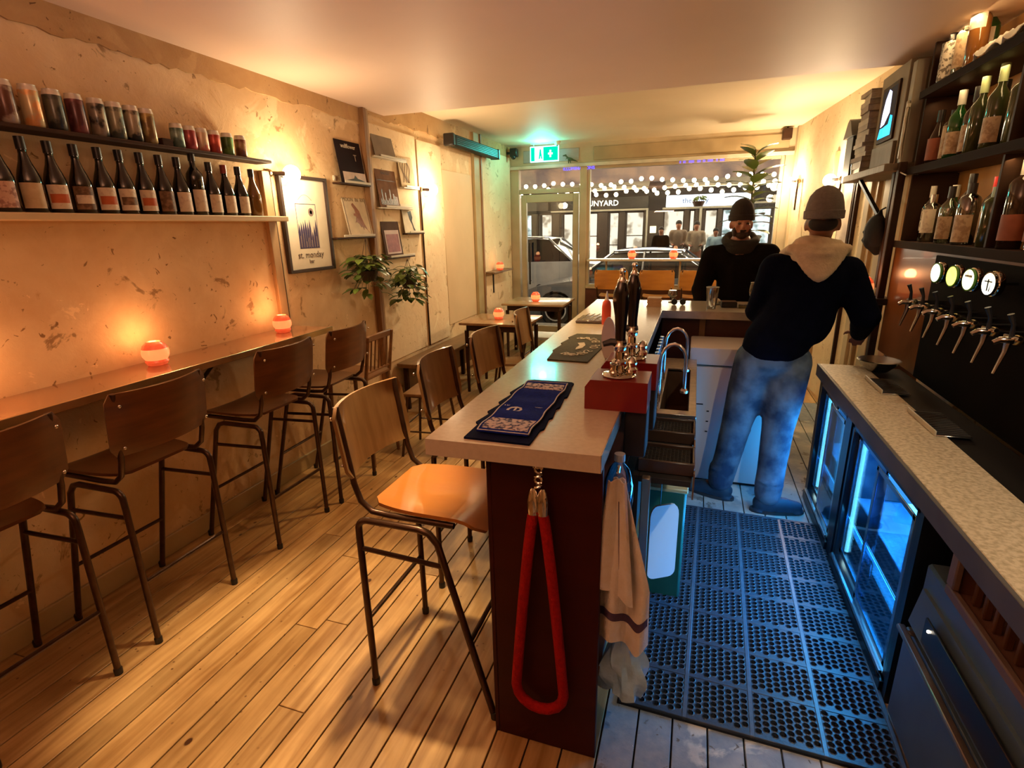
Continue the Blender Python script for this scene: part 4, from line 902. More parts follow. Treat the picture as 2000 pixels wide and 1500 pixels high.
# glasses on the return
t = thing('pint_glass', 'empty straight pint glass standing on the edge of the bar return', 'glass', (.125, 3.98, 1.10))
MB().lathe([(0, .0), (.029, 0), (.030, .004), (.044, .15), (.0425, .15), (.030, .02), (.0, .018)], n=24).build('bowl', glassmat('pint_glass_mat', (.90, .90, .86), .35), t, smooth=True); MB().lathe([(0, .001), (.028, .001), (.029, .016), (0, .018)], n=20).build('base', mat('thick_glass', (.75, .72, .62), .05, scale=9, trans=.6), t, smooth=True)
MB().lathe([(.0428, .149), (.0445, .151), (.0428, .153)], n=24).build('rim', mat('glass_rim', (.8, .78, .7), .1, scale=9), t)
def stem_glass(label, loc, wine=None, h=.18, r=.034):
    t = thing('stemmed_glass', label, 'glass', loc)
    MB().lathe([(0, 0), (.032, .0), (.030, .004), (.006, .008), (.004, .02), (.004, h * .36), (.010, h * .40)], n=20).build('stem', glassmat('stem_glass_mat', (.93, .92, .88), .3), t, smooth=True)
    MB().lathe([(.008, h * .39), (r * .8, h * .50), (r, h * .66), (r * .92, h * .85), (r * .78, h)], n=20).build('bowl', glassmat('stem_glass_mat'), t, smooth=True)
    if wine: MB().lathe([(0, h * .41), (r * .74, h * .50), (r * .9, h * .58), (r * .94, h * .64), (0, h * .64)], n=18).build('drink', wine, t, smooth=True)
    MB().lathe([(r * .78, h - .001), (r * .80, h + .001), (r * .77, h + .002)], n=20).build('rim', mat('glass_rim'), t)
    return t
stem_glass('stemmed glass of amber beer with foam beside the hooded man', (.395, 4.03, 1.10), mat('amber_beer', (.40, .17, .04), .2, scale=6))
stem_glass('small empty coupe glass standing behind the stack of beer mats', (-.15, 4.27, 1.10), None, .09, .036)
t = thing('black_wallet', 'dark case lying on the bar return between two glasses', 'case', (.25, 4.08, 1.10), .1); MB().box(-.06, .045, -.035, .035, 0, .04).build('body', blackm_m, t, bevel=.008, seg=2); MB().box(-.058, .043, -.033, .033, .040, .044).build('lid', brownpan, t, bevel=.002)
t = thing('ash_tray', 'small glass dish with crumpled paper beside the dark case', 'dish', (.165, 4.20, 1.10)); MB().lathe([(0, 0), (.04, 0), (.05, .025), (.044, .026), (.036, .008), (0, .007)], n=18).build('dish', glass, t, smooth=True); MB().ell((0, 0, .03), (.03, .022, .018), (0, .3, 0)).build('paper', paper, t, smooth=True)
t = thing('tobacco_tin', 'small clear tin beside the stemmed glass', 'tin', (.335, 4.06, 1.10)); MB().box(-.03, .03, -.02, .02, 0, .018).build('body', mat('olive_tin', (.16, .14, .06), .2, .4, scale=8), t, bevel=.003); MB().box(-.03, .03, -.02, .02, .018, .023).build('lid', glass, t, bevel=.002)
t = thing('sunglasses', 'dark spectacles lying on the bar return behind the beer mats', 'glasses', (-.10, 4.14, 1.10), .1)
m = MB(); [m.lathe([(0, -.003), (.022, -.003), (.022, .003), (0, .003)], (x, 0, .022), 14, 'Y') for x in (-.03, .03)]; m.build('lens', black_m, t, smooth=True); MB().tube([(-.052, 0, .03), (-.055, .10, .01)], .002, 5).tube([(.052, 0, .03), (.055, .10, .01)], .002, 5).tube([(-.01, 0, .026), (.01, 0, .026)], .002, 5).build('arm', black_m, t)

# red rope barrier cord on the end panel
t = thing('barrier_rope', 'thick red velvet rope looped from a chrome hook on the bar end', 'rope', (-.375, 1.30, 1.0))
m = MB(); P = []
for i in range(41):
    a = i / 40; s_ = -1 if a < .5 else 1; q = abs(a - .5) * 2   # q=1 top, 0 bottom
    z = -.80 + .70 * q ** 1.0 if q > .18 else -.80 + .70 * .18 - (.18 - q) * 0
    ang = (a - .5) * 2
    if q > .2: xx = s_ * (.012 + .066 * min(1, (1 - q) * 1.25) ** .8); z = -.735 + .64 * (q - .2) / .8
    else: xx = s_ * .078 * math.sin(q / .2 * PI / 2); z = -.735 - .075 * math.cos(q / .2 * PI / 2)
    P.append((xx, 0, z))
m.tube(P, .0165, 12); m.build('cord', rope_m, t, smooth=True)
MB().lathe([(.0, 0), (.017, 0), (.018, .04), (.012, .07), (.006, .08), (0, .08)], (-.014, 0, -.105), 14).lathe([(.0, 0), (.017, 0), (.018, .04), (.012, .07), (.006, .08), (0, .08)], (.014, 0, -.105), 14).build('end_cap', chrome, t, smooth=True)
m = MB(); 
for i in range(5): m.tube([(.010 * math.cos(a), (.004 if i % 2 else 0) + (0 if i % 2 else .010 * math.sin(a)), -.018 + i * .016 + (.010 * math.sin(a) if i % 2 else .003 * math.cos(a))) for a in [k * PI / 5 for k in range(10)]], .0035, 6, closed=True)
m.build('chain', chrome, t, smooth=True)
MB().box(-.015, .015, .0, .034, .035, .048).tube([(0, .02, .04), (0, -.004, .04), (0, -.004, .055), (0, 0, .07)], .005, 8).build('hook', chrome, t, smooth=True)

# tea towel, plastic bag and big bottle at the open end
tt = mat('linen', (.86, .84, .80), .85, scale=30, col2=(.80, .74, .62), bump=.3, bscale=160); st_ = mat('linen_stripe', (.10, .06, .13), .85, scale=30)
t = thing('tea_towel', 'cream tea towel with dark blue stripes hanging at the open end of the bar', 'tea towel', (-.118, 1.385, 1.0))
def tf(x0, x1, z0, z1, off=0):
    return lambda u, v: ((-.045 + (.10 * min(1, (1 - u) * 1.0 + .0)) * 0) + (v - .35) * (.030 + .12 * min(1, u * 1.6)) + .01 * u, -.012 + .018 * math.sin(v * 11 + u * 2) * (.3 + u) - off, .0 - .56 * u + .02 * math.sin(v * 7) * u)
MB().sheet(tf(0, 0, 0, 0), 22, 20, .003).build('cloth', tt, t, smooth=True)
F_ = tf(0, 0, 0, 0, .0035)
MB().sheet(lambda u, v: F_(.80 + .05 * u, v * .96 + .02), 4, 20, .001).build('stripe', st_, t, smooth=True)
MB().sheet(lambda u, v: F_(.12 + .5 * u, .42 + .10 * v), 12, 4, .001).build('stripe', st_, t, smooth=True)
MB().sheet(lambda u, v: (-.045 + (v - .5) * (.05 + .07 * u), -.03 - .012 * math.sin(v * 9), .0 - .34 * u - .06 * v * u), 14, 12, .003).build('fold', tt, t, smooth=True)
MB().tube([(-.045, -.02, .02), (-.045, .0, .03), (-.045, .02, .01)], .005, 6).build('hook', chrome, t)
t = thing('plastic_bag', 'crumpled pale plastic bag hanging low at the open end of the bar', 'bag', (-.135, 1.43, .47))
m = MB(); g = random.Random(9); sd = [(g.uniform(-1, 1), g.uniform(-1, 1)) for _ in range(6)]
def bagf(u, v):
    a = v * 2 * PI; r = (.015 + .055 * math.sin(min(1, u * 1.1) * PI * .62) ) * (1 + .18 * math.sin(3 * a + 5 * u) + .12 * math.sin(7 * a - 9 * u) + .08 * math.sin(13 * a + 3))
    return (r * math.cos(a) + .01 * u, .75 * r * math.sin(a), -.245 * u + .012 * math.sin(5 * a) * u)
m.sheet(bagf, 22, 40, .0012); m.build('bag', mat('bag_film_blue_lit', (.42, .68, .90), .25, scale=18, col2=(.30, .50, .68), bump=.6, bscale=26, coat=.6), t, smooth=True)  # film tinted blue, puts the fridge light into its colour
MB().tube([(0, 0, -.01), (0, 0, .03), (-.02, .02, .04)], .006, 6).build('knot', mat('bag_film_blue_lit'), t)
t = thing('water_bottle', 'large clear plastic water bottle just below the bar edge', 'bottle', (-.172, 1.47, .76)); pl = glassmat('pet_plastic', (.82, .88, .94), .45, .05)
MB().lathe([(0, 0), (.04, 0), (.044, .02), (.040, .05), (.044, .07), (.040, .10), (.044, .12), (.044, .18), (.030, .225), (.014, .245), (.014, .27), (0, .27)], n=20).build('body', pl, t, smooth=True); MB().lathe([(.016, .25), (.016, .272), (0, .272)], n=14).build('cap', mat('cap_pale', (.5, .6, .65), .4), t)
MB().box(-.036, .036, -.004, .004, .03, .15).build('crumple', mat('pet_highlight', (.5, .6, .7), .1, scale=22, bump=1, bscale=40), t)
# stacked clear bottles in the speed rail
t = thing('speed_rail', 'narrow steel rail of clear glass bottles beside the sink taps', 'bottle rail', (-.150, 2.73, .861))
MB().box(-.030, .030, -.33, .42, 0, .004).box(.028, .030, -.33, .42, .03, .036).box(-.030, -.028, -.33, .42, .0, .04).build('rail', steel, t)
cg = glassmat('clear_bottle', (.86, .92, .95), .5, .03)
for i, y in enumerate([2.44, 2.52, 2.60, 2.68, 2.76, 2.84, 2.92, 3.00, 3.08]):
    bottle('clear glass bottle in the rail beside the sink, ' + ('nearest of the row', 'second of the row', 'third of the row', 'fourth of the row', 'fifth of the row, white label', 'sixth of the row', 'third from the far end', 'second from the far end', 'farthest of the row')[i], 'bottle', (-.150, y, .866), 'spirit', .20, .027, cg, lw_ if i % 3 == 1 else None, steel, 0, 'clear bottles in the speed rail', (.2, .4), name='spirit_bottle', n=12)

# steel sink unit, drip trays and taps
t = thing('sink_unit', 'stainless steel under-bar sink unit with a dark basin', 'sink', (0, 0, 0))
m = MB()
for a in ((-.195, .05, 2.36, 2.42), (-.195, -.11, 2.42, 3.18), (.015, .05, 2.42, 3.18), (-.195, .05, 3.18, 3.44)): m.box(*a, .84, .86)
m.build('worktop', mat('worktop_steel', (.55, .50, .44), .28, .9, scale=30), t, bevel=.002)
MB().box(-.11, .015, 2.42, 3.18, .62, .63).box(-.114, -.11, 2.42, 3.18, .62, .85).box(.015, .019, 2.42, 3.18, .62, .85).box(-.11, .015, 2.416, 2.42, .62, .85).box(-.11, .015, 3.18, 3.184, .62, .85).build('basin', mat('basin_dark', (.20, .12, .07), .4, .6, scale=8), t)
MB().box(.045, .05, 1.80, 3.44, .74, .84).build('fascia', mat('fascia_steel', (.20, .12, .08), .35, .5, scale=8), t)
for y in (1.72, 3.40): MB().box(-.125, -.095, y, y + .03, 0, .84).build('leg', mat('leg_steel', (.28, .22, .18), .3, .8, scale=8), t, bevel=.003)
for y in (2.52, 2.92):
    pts = [(-.125, y, .86), (-.122, y, 1.06)] + [(-.065 - .057 * math.cos(a), y, 1.06 + .085 * math.sin(a)) for a in [k * PI / 8 for k in range(1, 8)]] + [(-.010, y, 1.05), (-.010, y, .93)]
    f_ = MB().tube(pts, .008, 10).build('swan_tap', mat('tap_metal', (.72, .58, .50), .2, .9, scale=8), t, smooth=True)
    MB().lathe([(0, 0), (.018, 0), (.02, .012), (.012, .02), (.0, .02)], (-.010, y, .915), 12).build('nozzle', mat('tap_metal'), f_, smooth=True)
def tray(label, y, z=.86):
    t = thing('drip_tray', label, 'drip tray', (-.05, y, z), group='black drip trays'); w, d = .098, .085
    m = MB()
    m.box(-w, w, -d, -d + .010, -.045, .004).box(-w, w, d - .010, d, -.045, .004).box(-w, -w + .010, -d + .010, d - .010, -.045, .004).box(w - .010, w, -d + .010, d - .010, -.045, .004).box(-w + .01, w - .01, -d + .01, d - .01, -.045, -.038)
    m.build('tray', mat('tray_brown', (.06, .035, .025), .35, scale=8), t, bevel=.003)
    m = MB()
    for i in range(13): m.box(-w + .012, w - .012, -d + .014 + i * .0125, -d + .018 + i * .0125, -.012, -.008)
    for i in range(14): m.box(-w + .014 + i * .0135, -w + .017 + i * .0135, -d + .012, d - .012, -.0125, -.009)
    m.build('grille', blackm_m, t)
tray('black drip tray on the sink unit beside the taps, nearer the sink', 2.21); tray('black drip tray on the sink unit nearest the end of the bar', 1.91)
MB_ = thing('tray_bracket', 'dark steel bracket carrying the two drip trays', 'bracket', (-.05, 2.06, .79)); MB().box(-.09, .09, -.27, .26, 0, .024).build('plate', blackm_m, MB_, bevel=.002); MB().box(-.11, -.09, -.27, .26, -.2, .024).build('side', blackm_m, MB_)
t = thing('chopping_board', 'pale cyan plastic chopping board hanging below the drip trays', 'chopping board', (-.048, 1.98, .44), .55); P = []
for cx, cz, a0 in ((.032, .12, 0), (-.032, .12, 90), (-.032, -.135, 180), (.032, -.135, 270)):
    rr_ = .03 if cz < 0 else .05
    for k in range(5): a = math.radians(a0 + k * 22.5); P.append((cx + (rr_ if cz < 0 else .03) * math.cos(a), cz + rr_ * math.sin(a)))
MB().prism(P, -.005, .005, Matrix(((1, 0, 0, 0), (0, 0, 1, 0), (0, 1, 0, 0), (0, 0, 0, 1)))).build('board', mat('board_cyan', (.80, .97, .95), .4, scale=4, col2=(.74, .93, .93)), t, bevel=.002)
MB().tube([(-.02, 0, .14), (-.02, 0, .34)], .002, 5).build('cord', black_m, t)
t = thing('waste_bin', 'small green bin with a yellow rim and rubbish under the sink', 'bin', (-.035, 2.32, 0)); gb_ = mat('bin_green', (.02, .16, .11), .4, scale=8)
MB().box(-.10, .07, -.10, .10, 0, .56).build('body', gb_, t, bevel=.01); MB().box(-.105, .075, -.105, .105, .545, .565).build('rim', mat('rim_yellow', (.72, .62, .30), .5, scale=5), t, bevel=.004)
m = MB(); g = random.Random(4)
for i in range(9): m.ell((g.uniform(-.06, .04), g.uniform(-.07, .06), .57 + g.uniform(0, .05)), (.035, .03, .02), (g.random() * 3, g.random() * 3, 0), 8, 6)
m.build('rubbish', mat('crumpled_paper', (.72, .64, .50), .7, scale=20, bump=.5), t, smooth=True)['kind'] = 'stuff'
t = thing('cleaning_cloth', 'white and lilac cloth bundled above the green bin', 'cloth', (-.045, 2.30, .73)); MB().sheet(lambda u, v: (.035 * math.cos(v * 6.28) * (1 - .3 * u) + .008 * math.sin(v * 30), .03 * math.sin(v * 6.28), .06 - .15 * u + .01 * math.sin(v * 18)), 8, 24, .003).build('cloth', mat('lilac_cloth', (.66, .58, .64), .8, scale=18, col2=(.4, .34, .44)), t, smooth=True); MB().tube([(0, 0, .03), (0, 0, .075)], .004).build('tie', mat('crumpled_paper'), t)
# white chest freezer at the end of the aisle
wf_ = mat('freezer_white', (.78, .76, .72), .32, scale=3, col2=(.74, .72, .69))
t = thing('freezer', 'white chest freezer standing under the bar return', 'freezer', (.31, 3.70, 0))
MB().box(-.30, .30, -.20, .18, .02, .80).build('body', wf_, t, bevel=.012, seg=2); MB().box(-.305, .305, -.21, .18, .812, .925).build('lid', wf_, t, bevel=.015, seg=2)
MB().box(-.03, .08, -.222, -.208, .83, .85).build('handle', mat('handle_grey', (.5, .5, .5), .4), t, bevel=.004)
m = MB(); [m.box(-.26 + (i % 2) * .085, -.245 + (i % 2) * .085, -.2025, -.2, .50 - .07 * (i // 2), .508 - .07 * (i // 2)) for i in range(6)]; m.box(-.27, -.20, -.2025, -.2, .545, .553); m.build('markings', blackm_m, t)
MB().box(-.28, .28, -.18, .16, 0, .02).build('plinth', black_m, t)

# ---------------------------------------------------------------- perforated rubber mat
t = thing('rubber_mat', 'black rubber drainage mat with rows of round holes behind the bar', 'mat', (-.155, 1.575, 0), -.030)
rub = mat('rubber', (.035, .048, .065), .42, scale=30, col2=(.035, .055, .08), bump=.15, bscale=120)
LX, LY = .90, 1.55
MB().box(-.005, LX + .005, -.005, LY + .005, .0005, .002).build('hole_shade', mat('mat_hole_shade', (.004, .006, .012), .9), t)  # added black sheet, stands for the shade down in the holes
m = MB(); b = m.b; H0, H1 = .003, .014
def holed(x0, y0, x1, y1, r, n=8):
    cx, cy_ = (x0 + x1) / 2, (y0 + y1) / 2; q = []; inn = []; low = []
    for i in range(n):
        a = 2 * PI * (i + .5) / n; c_, s_ = math.cos(a), math.sin(a); k = 1 / max(abs(c_), abs(s_))
        q.append(b.verts.new((cx + (x1 - x0) / 2 * c_ * k, cy_ + (y1 - y0) / 2 * s_ * k, H1))); inn.append(b.verts.new((cx + r * c_, cy_ + r * s_, H1 + .0015))); low.append(b.verts.new((cx + r * .93 * c_, cy_ + r * .93 * s_, H0)))
    for i in range(n):
        j = (i + 1) % n; b.faces.new((q[i], q[j], inn[j], inn[i])); b.faces.new((inn[i], inn[j], low[j], low[i]))
    # corners of the square cell
    for sx, sy, i in ((1, 1, 0), (-1, 1, 2), (-1, -1, 4), (1, -1, 6)):
        c = b.verts.new((cx + sx * (x1 - x0) / 2, cy_ + sy * (y1 - y0) / 2, H1)); b.faces.new((q[i], c, q[i + 1]))
nx, ny = 4, 8; rib = .016; cw, ch = (LX - rib * (nx + 1)) / nx, (LY - rib * (ny + 1)) / ny
for i in range(nx):
    for j in range(ny):
        X0 = rib + i * (cw + rib); Y0_ = rib + j * (ch + rib); kx, ky = 8, 7; dx, dy = cw / kx, ch / ky
        for a in range(kx):
            for c in range(ky):
                off = dy * .5 if a % 2 else 0; n_c = ky - (1 if a % 2 else 0)
                if c < n_c: holed(X0 + a * dx, Y0_ + off + c * dy, X0 + (a + 1) * dx, Y0_ + off + (c + 1) * dy, min(dx, dy) * .43)
            if a % 2:
                for yy in (Y0_, Y0_ + ch - dy * .5): 
                    v_ = [b.verts.new(p) for p in ((X0 + a * dx, yy, H1), (X0 + (a + 1) * dx, yy, H1), (X0 + (a + 1) * dx, yy + dy * .5, H1), (X0 + a * dx, yy + dy * .5, H1))]; b.faces.new(v_)
m.build('perforated_sheet', rub, t)
rb = mat('rubber_rib', (.085, .12, .155), .35, scale=30, bump=.1)
for i in range(nx + 1): MB().box(i * (cw + rib), i * (cw + rib) + rib, 0, LY, .002, .0165).build('rib', rb, t, bevel=.002)
for j in range(ny + 1): MB().box(0, LX, j * (ch + rib), j * (ch + rib) + rib, .002, .0155).build('rib', rub, t, bevel=.002)
# ---------------------------------------------------------------- back counter with glass-door fridges
t = thing('back_counter', 'speckled pale worktop of the back bar above the fridges', 'worktop', (0, 0, 0))
MB().box(.735, .965, .5, 2.735, .835, .87).build('slab', speck, t, bevel=.003); MB().box(.735, .965, 2.74, 3.46, .835, .87).build('slab', speck, t, bevel=.003)
MB().box(.967, 1.14, .5, 3.46, .80, .862).build('drip_well', mat('well_black', (.006, .004, .004), .6, scale=6, spec=.15), t, bevel=.003)
MB().box(.722, .735, .5, 3.46, .80, .87).build('edge', mat('edge_grey', (.10, .09, .085), .5, scale=6), t, bevel=.002)
cold = emat('fridge_glow', (.10, .42, 1), 1.5, (.03, .22, .80), 3, (.35, .65)); fblk = mat('fridge_black', (.006, .008, .014), .3, scale=8)
tube_m = emat('fridge_tube', (.55, .95, 1), 9)
fr_frame = mat('fridge_trim', (.32, .50, .62), .18, .9, scale=9)
def fridge(label, y0, y1, pw):
    t = thing('bottle_fridge', label, 'fridge', (.76, 0, 0), group='glass-door fridges under the back counter')
    MB().box(.42, .44, y0, y1, .0, .80).box(0, .42, y0, y0 + .03, 0, .80).box(0, .42, y1 - .03, y1, 0, .80).box(0, .42, y0, y1, .74, .80).box(0, .42, y0, y1, 0, .07).build('body', fblk, t, bevel=.003)
    MB().box(.405, .415, y0 + .03, y1 - .03, .07, .74).build('back_panel', mat('fridge_liner', (.45, .72, .95), .5, scale=3), t)
    MB().box(.06, .40, y0 + .03, y1 - .03, .385, .393).build('shelf', mat('fridge_shelf', (.5, .7, .9), .3, .5), t)
    mid = (y0 + y1) / 2
    for a, c, x in ((y0 + .03, mid + .03, .0), (mid - .03, y1 - .03, .022)):
        d = MB().box(x - .0, x + .006, a, a + .022, .09, .72).box(x, x + .006, c - .022, c, .09, .72).box(x, x + .006, a, c, .70, .72).box(x, x + .006, a, c, .09, .115).build('door', fr_frame, t, bevel=.0015)
        MB().box(x + .001, x + .004, a + .022, c - .022, .115, .70).build('pane', glassmat('fridge_pane', (.45, .78, 1.0), .10, .03), d)
    MB().box(-.014, .0, y0, y1, .0, .055).build('grille', fblk, t, bevel=.002)
    MB().box(-.012, -.002, y0 + .03, y1 - .03, .062, .078).build('door_track', mat('track_alu', (.65, .80, .85), .2, .9), t)
    for y in (y0 + .04, y1 - .04): MB().tube([(.05, y, .10), (.05, y, .72)], .009, 8).build('light_tube', tube_m, t, smooth=True)
    light('fridge_light_fill', 'AREA', (.76 - .02, mid, .42), pw * .8, (.05, .46, 1), y1 - y0 - .1, (.0, mid, .15), sy=.5)  # added area light outside the doors, strengthens the blue spill
    light('fridge_light_fill', 'AREA', (.76 + .10, mid, .725), pw * 2.6, (.10, .50, 1), y1 - y0 - .12, (1.05, mid, .25), sy=.06)
    light('fridge_light_fill', 'AREA', (.76 + .36, mid, .40), pw * 1.2, (.08, .46, 1), y1 - y0 - .12, (.0, mid, .25), sy=.5)
    return t
fridge('glass-door fridge glowing blue, nearest the dishwasher', 1.90, 2.74, 20)
fridge('glass-door fridge glowing blue behind the bartender', 2.84, 3.46, 6)
g = random.Random(6); fz = [mat('fridge_can_pale', (.62, .75, .85), .3, scale=12, col2=(.2, .35, .5)), mat('fridge_can_blue', (.06, .20, .55), .3, scale=12, col2=(.3, .5, .7)), mat('fridge_can_teal', (.10, .45, .50), .3, scale=12, col2=(.5, .7, .7))]
fc = None
for zz in (.075, .394):
    for y0, y1 in ((1.96, 2.68), (2.90, 3.40)):
        n = int((y1 - y0) / .085)
        for i in range(n):
            if g.random() < .28: continue
            y = y0 + i * .085; x = .98 + g.uniform(0, .09)
            k = g.randrange(3)
            tt_ = thing('fridge_can', '%s drink on the %s shelf of the %s blue fridge, %s from its near end' % (('pale', 'blue', 'teal')[k], 'lower' if zz < .2 else 'upper', 'nearer' if y0 < 2.5 else 'farther', ('first', 'second', 'third', 'fourth', 'fifth', 'sixth', 'seventh', 'eighth', 'ninth')[i]), 'can', (x, y, zz), group='drinks inside the blue fridges')
            h = g.choice((.12, .16, .24)); r = .032
            if h < .2: MB().lathe([(r * .8, 0), (r, .01), (r, h - .012), (r * .85, h), (0, h)], n=12).build('body', fz[k], tt_, smooth=True)
            else: MB().lathe([(r * .8, 0), (r, .01), (r, h * .55), (r * .4, h * .75), (r * .36, h), (0, h)], n=12).build('body', fz[k], tt_, smooth=True)
            MB().lathe([(r * .3, h - .001), (r * .3, h + .004), (0, h + .004)], n=8).build('cap', white_p, tt_)
# dishwasher with sloped control panel, glass rack above
dwm = mat('dishwasher_steel', (.16, .24, .30), .38, .4, scale=4, col2=(.12, .19, .25))
t = thing('glass_washer', 'steel glasswasher with a black control strip under the back counter', 'dishwasher', (.745, 1.42, 0))
MB().box(.03, .45, -.42, .40, .03, .62).build('body', dwm, t, bevel=.008); MB().box(.0, .03, -.42, .38, .03, .385).build('door', dwm, t, bevel=.006)
MB().box(-.035, -.010, -.42, .36, .388, .405).box(-.03, .03, -.40, -.38, .386, .40).box(-.03, .03, .32, .34, .386, .40).build('handle', mat('handle_bar', (.35, .30, .26), .3, .8), t, bevel=.005)
cp = MB(); cp.prism([(.0, .412), (.03, .412), (.16, .545), (.15, .56), (.02, .54)], -.42, .37, Matrix(((1, 0, 0, 0), (0, 0, 1, 0), (0, 1, 0, 0), (0, 0, 0, 1)))); cp = cp.build('control_panel', dwm, t, bevel=.003)
MB().box(-.008, .0, -.32, .25, .430, .520).build('display', black_m, t, bevel=.002)
for y, c, s_ in ((.215, (1, .85, .65), 25), (-.26, (1, .28, .06), 40)): MB().ell((-.009, y, .495 if y > 0 else .455), .0045, u=8, v=6).build('indicator', emat('led_%d' % int(s_), c, s_), t, smooth=True)
t = thing('glass_rack', 'brown plastic crate with ridged inside on top of the glasswasher', 'crate', (.80, 1.36, .625)); rk = mat('crate_brown', (.20, .10, .07), .5, scale=6, col2=(.14, .07, .045))
MB().box(-.04, -.02, -.33, .30, 0, .03).box(-.04, -.02, -.33, .30, .135, .16).box(-.04, -.02, -.33, -.29, .03, .135).box(-.04, -.02, .26, .30, .03, .135).build('rim', mat('crate_rim', (.20, .13, .10), .5, scale=6), t, bevel=.004)
MB().box(-.02, .30, -.33, .30, 0, .012).box(.28, .30, -.33, .30, .012, .15).box(-.02, .28, -.33, -.31, .012, .15).box(-.02, .28, .28, .30, .012, .15).build('body', rk, t)
for i in range(10): MB().box(.0, .02, -.27 + i * .055, -.255 + i * .055, .012, .14).build('slat', mat('crate_slat', (.16, .07, .03), .5, scale=6), t, bevel=.003)
# floor-level black filler between fridges and under worktop
t = thing('counter_carcass', 'black carcass panels supporting the back counter', 'cabinet', (0, 0, 0)); MB().box(.755, 1.2, 2.75, 2.83, 0, .799).build('panel', fblk, t); MB().box(.755, 1.2, 1.86, 1.89, 0, .799).build('panel', fblk, t); MB().box(.76, 1.2, 3.465, 3.49, 0, .799).build('panel', fblk, t)
# drip gratings at the back of the counter
def grating(label, y, x, l):
    t = thing('drip_grating', label, 'drip tray', (x, y, .87), group='pale drip gratings below the taps'); MB().box(-.03, .09, -l / 2, l / 2, 0, .006).build('tray', steel, t, bevel=.002); MB().box(-.034, -.028, -l / 2, l / 2, 0, .022).build('lip', mat('lip_pale', (.62, .56, .42), .4, scale=6), t, bevel=.002)
    m = MB(); [m.box(-.025, .085, -l / 2 + .01 + i * .022, -l / 2 + .018 + i * .022, .006, .010) for i in range(int(l / .022))]; m.build('bar', blackm_m, t)
grating('thin pale drip grating below the farther taps', 3.02, .925, .28); grating('thin pale drip grating below the middle taps', 2.48, .955, .30)

# ---------------------------------------------------------------- tap wall, shelves
tapw = mat('tap_wall_veneer', (.22, .075, .02), .3, scale=4, stretch=(1, 4, .7), col2=(.18, .065, .018), coat=.4)
twb = mat('tap_wall_black', (.004, .0025, .002), .8, scale=6, spec=.05)
t = thing('tap_unit', 'dark wooden tap wall rising behind the back counter', 'panel', (0, 0, 0))
MB().box(1.15, 1.19, 1.2, 3.93, .87, 1.515).build('panel', tapw, t, bevel=.003)
MB().box(1.142, 1.15, 1.2, 3.28, .87, 1.50).build('dark_board', twb, t, bevel=.003)
MB().box(1.19, 1.384, 3.90, 3.93, .0, 2.60).build('side_panel', tapw, t, bevel=.003); MB().box(1.10, 1.14, 3.93, 3.98, .0, 2.0).build('post', dark_m, t, bevel=.004)
MB().box(1.385, 1.398, 1.2, 3.90, 1.5, 2.60).build('back_board', mat('back_board_wood', (.42, .20, .06), .4, scale=3, stretch=(1, 4, .6), col2=(.30, .13, .035), coat=.2), t)
for y in (2.02, 2.86, 3.89):
    for z0, z1 in ((1.552, 1.922), (1.962, 2.322), (2.362, 2.60)): MB().box(1.16, 1.384, y - .01, y + .01, z0, z1).build('divider', dark_m, t, bevel=.002)
def shelf(label, z, x0=1.14):
    t = thing('bar_shelf', label, 'shelf', (0, 0, 0)); MB().box(x0, 1.384, 1.2, 3.92, z - .035, z).build('board', dark_m, t, bevel=.003); MB().box(x0 - .006, x0, 1.2, 3.92, z - .037, z + .003).build('edge', mat('shelf_edge', (.022, .011, .006), .8, scale=5, spec=.08), t, bevel=.001)
shelf('lowest dark shelf of the back bar above the round tap badges', 1.55); shelf('middle dark shelf of the back bar carrying dark bottles', 1.96); shelf('highest dark shelf of the back bar near the ceiling', 2.36)
light('shelf_light', 'AREA', (1.20, 3.1, 2.30), 1.6, (1, .66, .30), 1.5, (1.3, 3.1, 1.9), sy=.03); light('shelf_light', 'AREA', (1.18, 3.0, 1.90), 1.6, (1, .66, .30), 1.5, (1.3, 3.0, 1.5), sy=.03); light('shelf_light', 'AREA', (1.18, 3.3, 2.60), 3, (1, .66, .30), 1.0, (1.3, 3.3, 2.3), sy=.03)
light('tap_wall_light', 'SPOT', (.95, 4.1, 1.9), 6, (1, .60, .25), .03, (1.15, 3.7, 1.35), math.radians(70), .8)

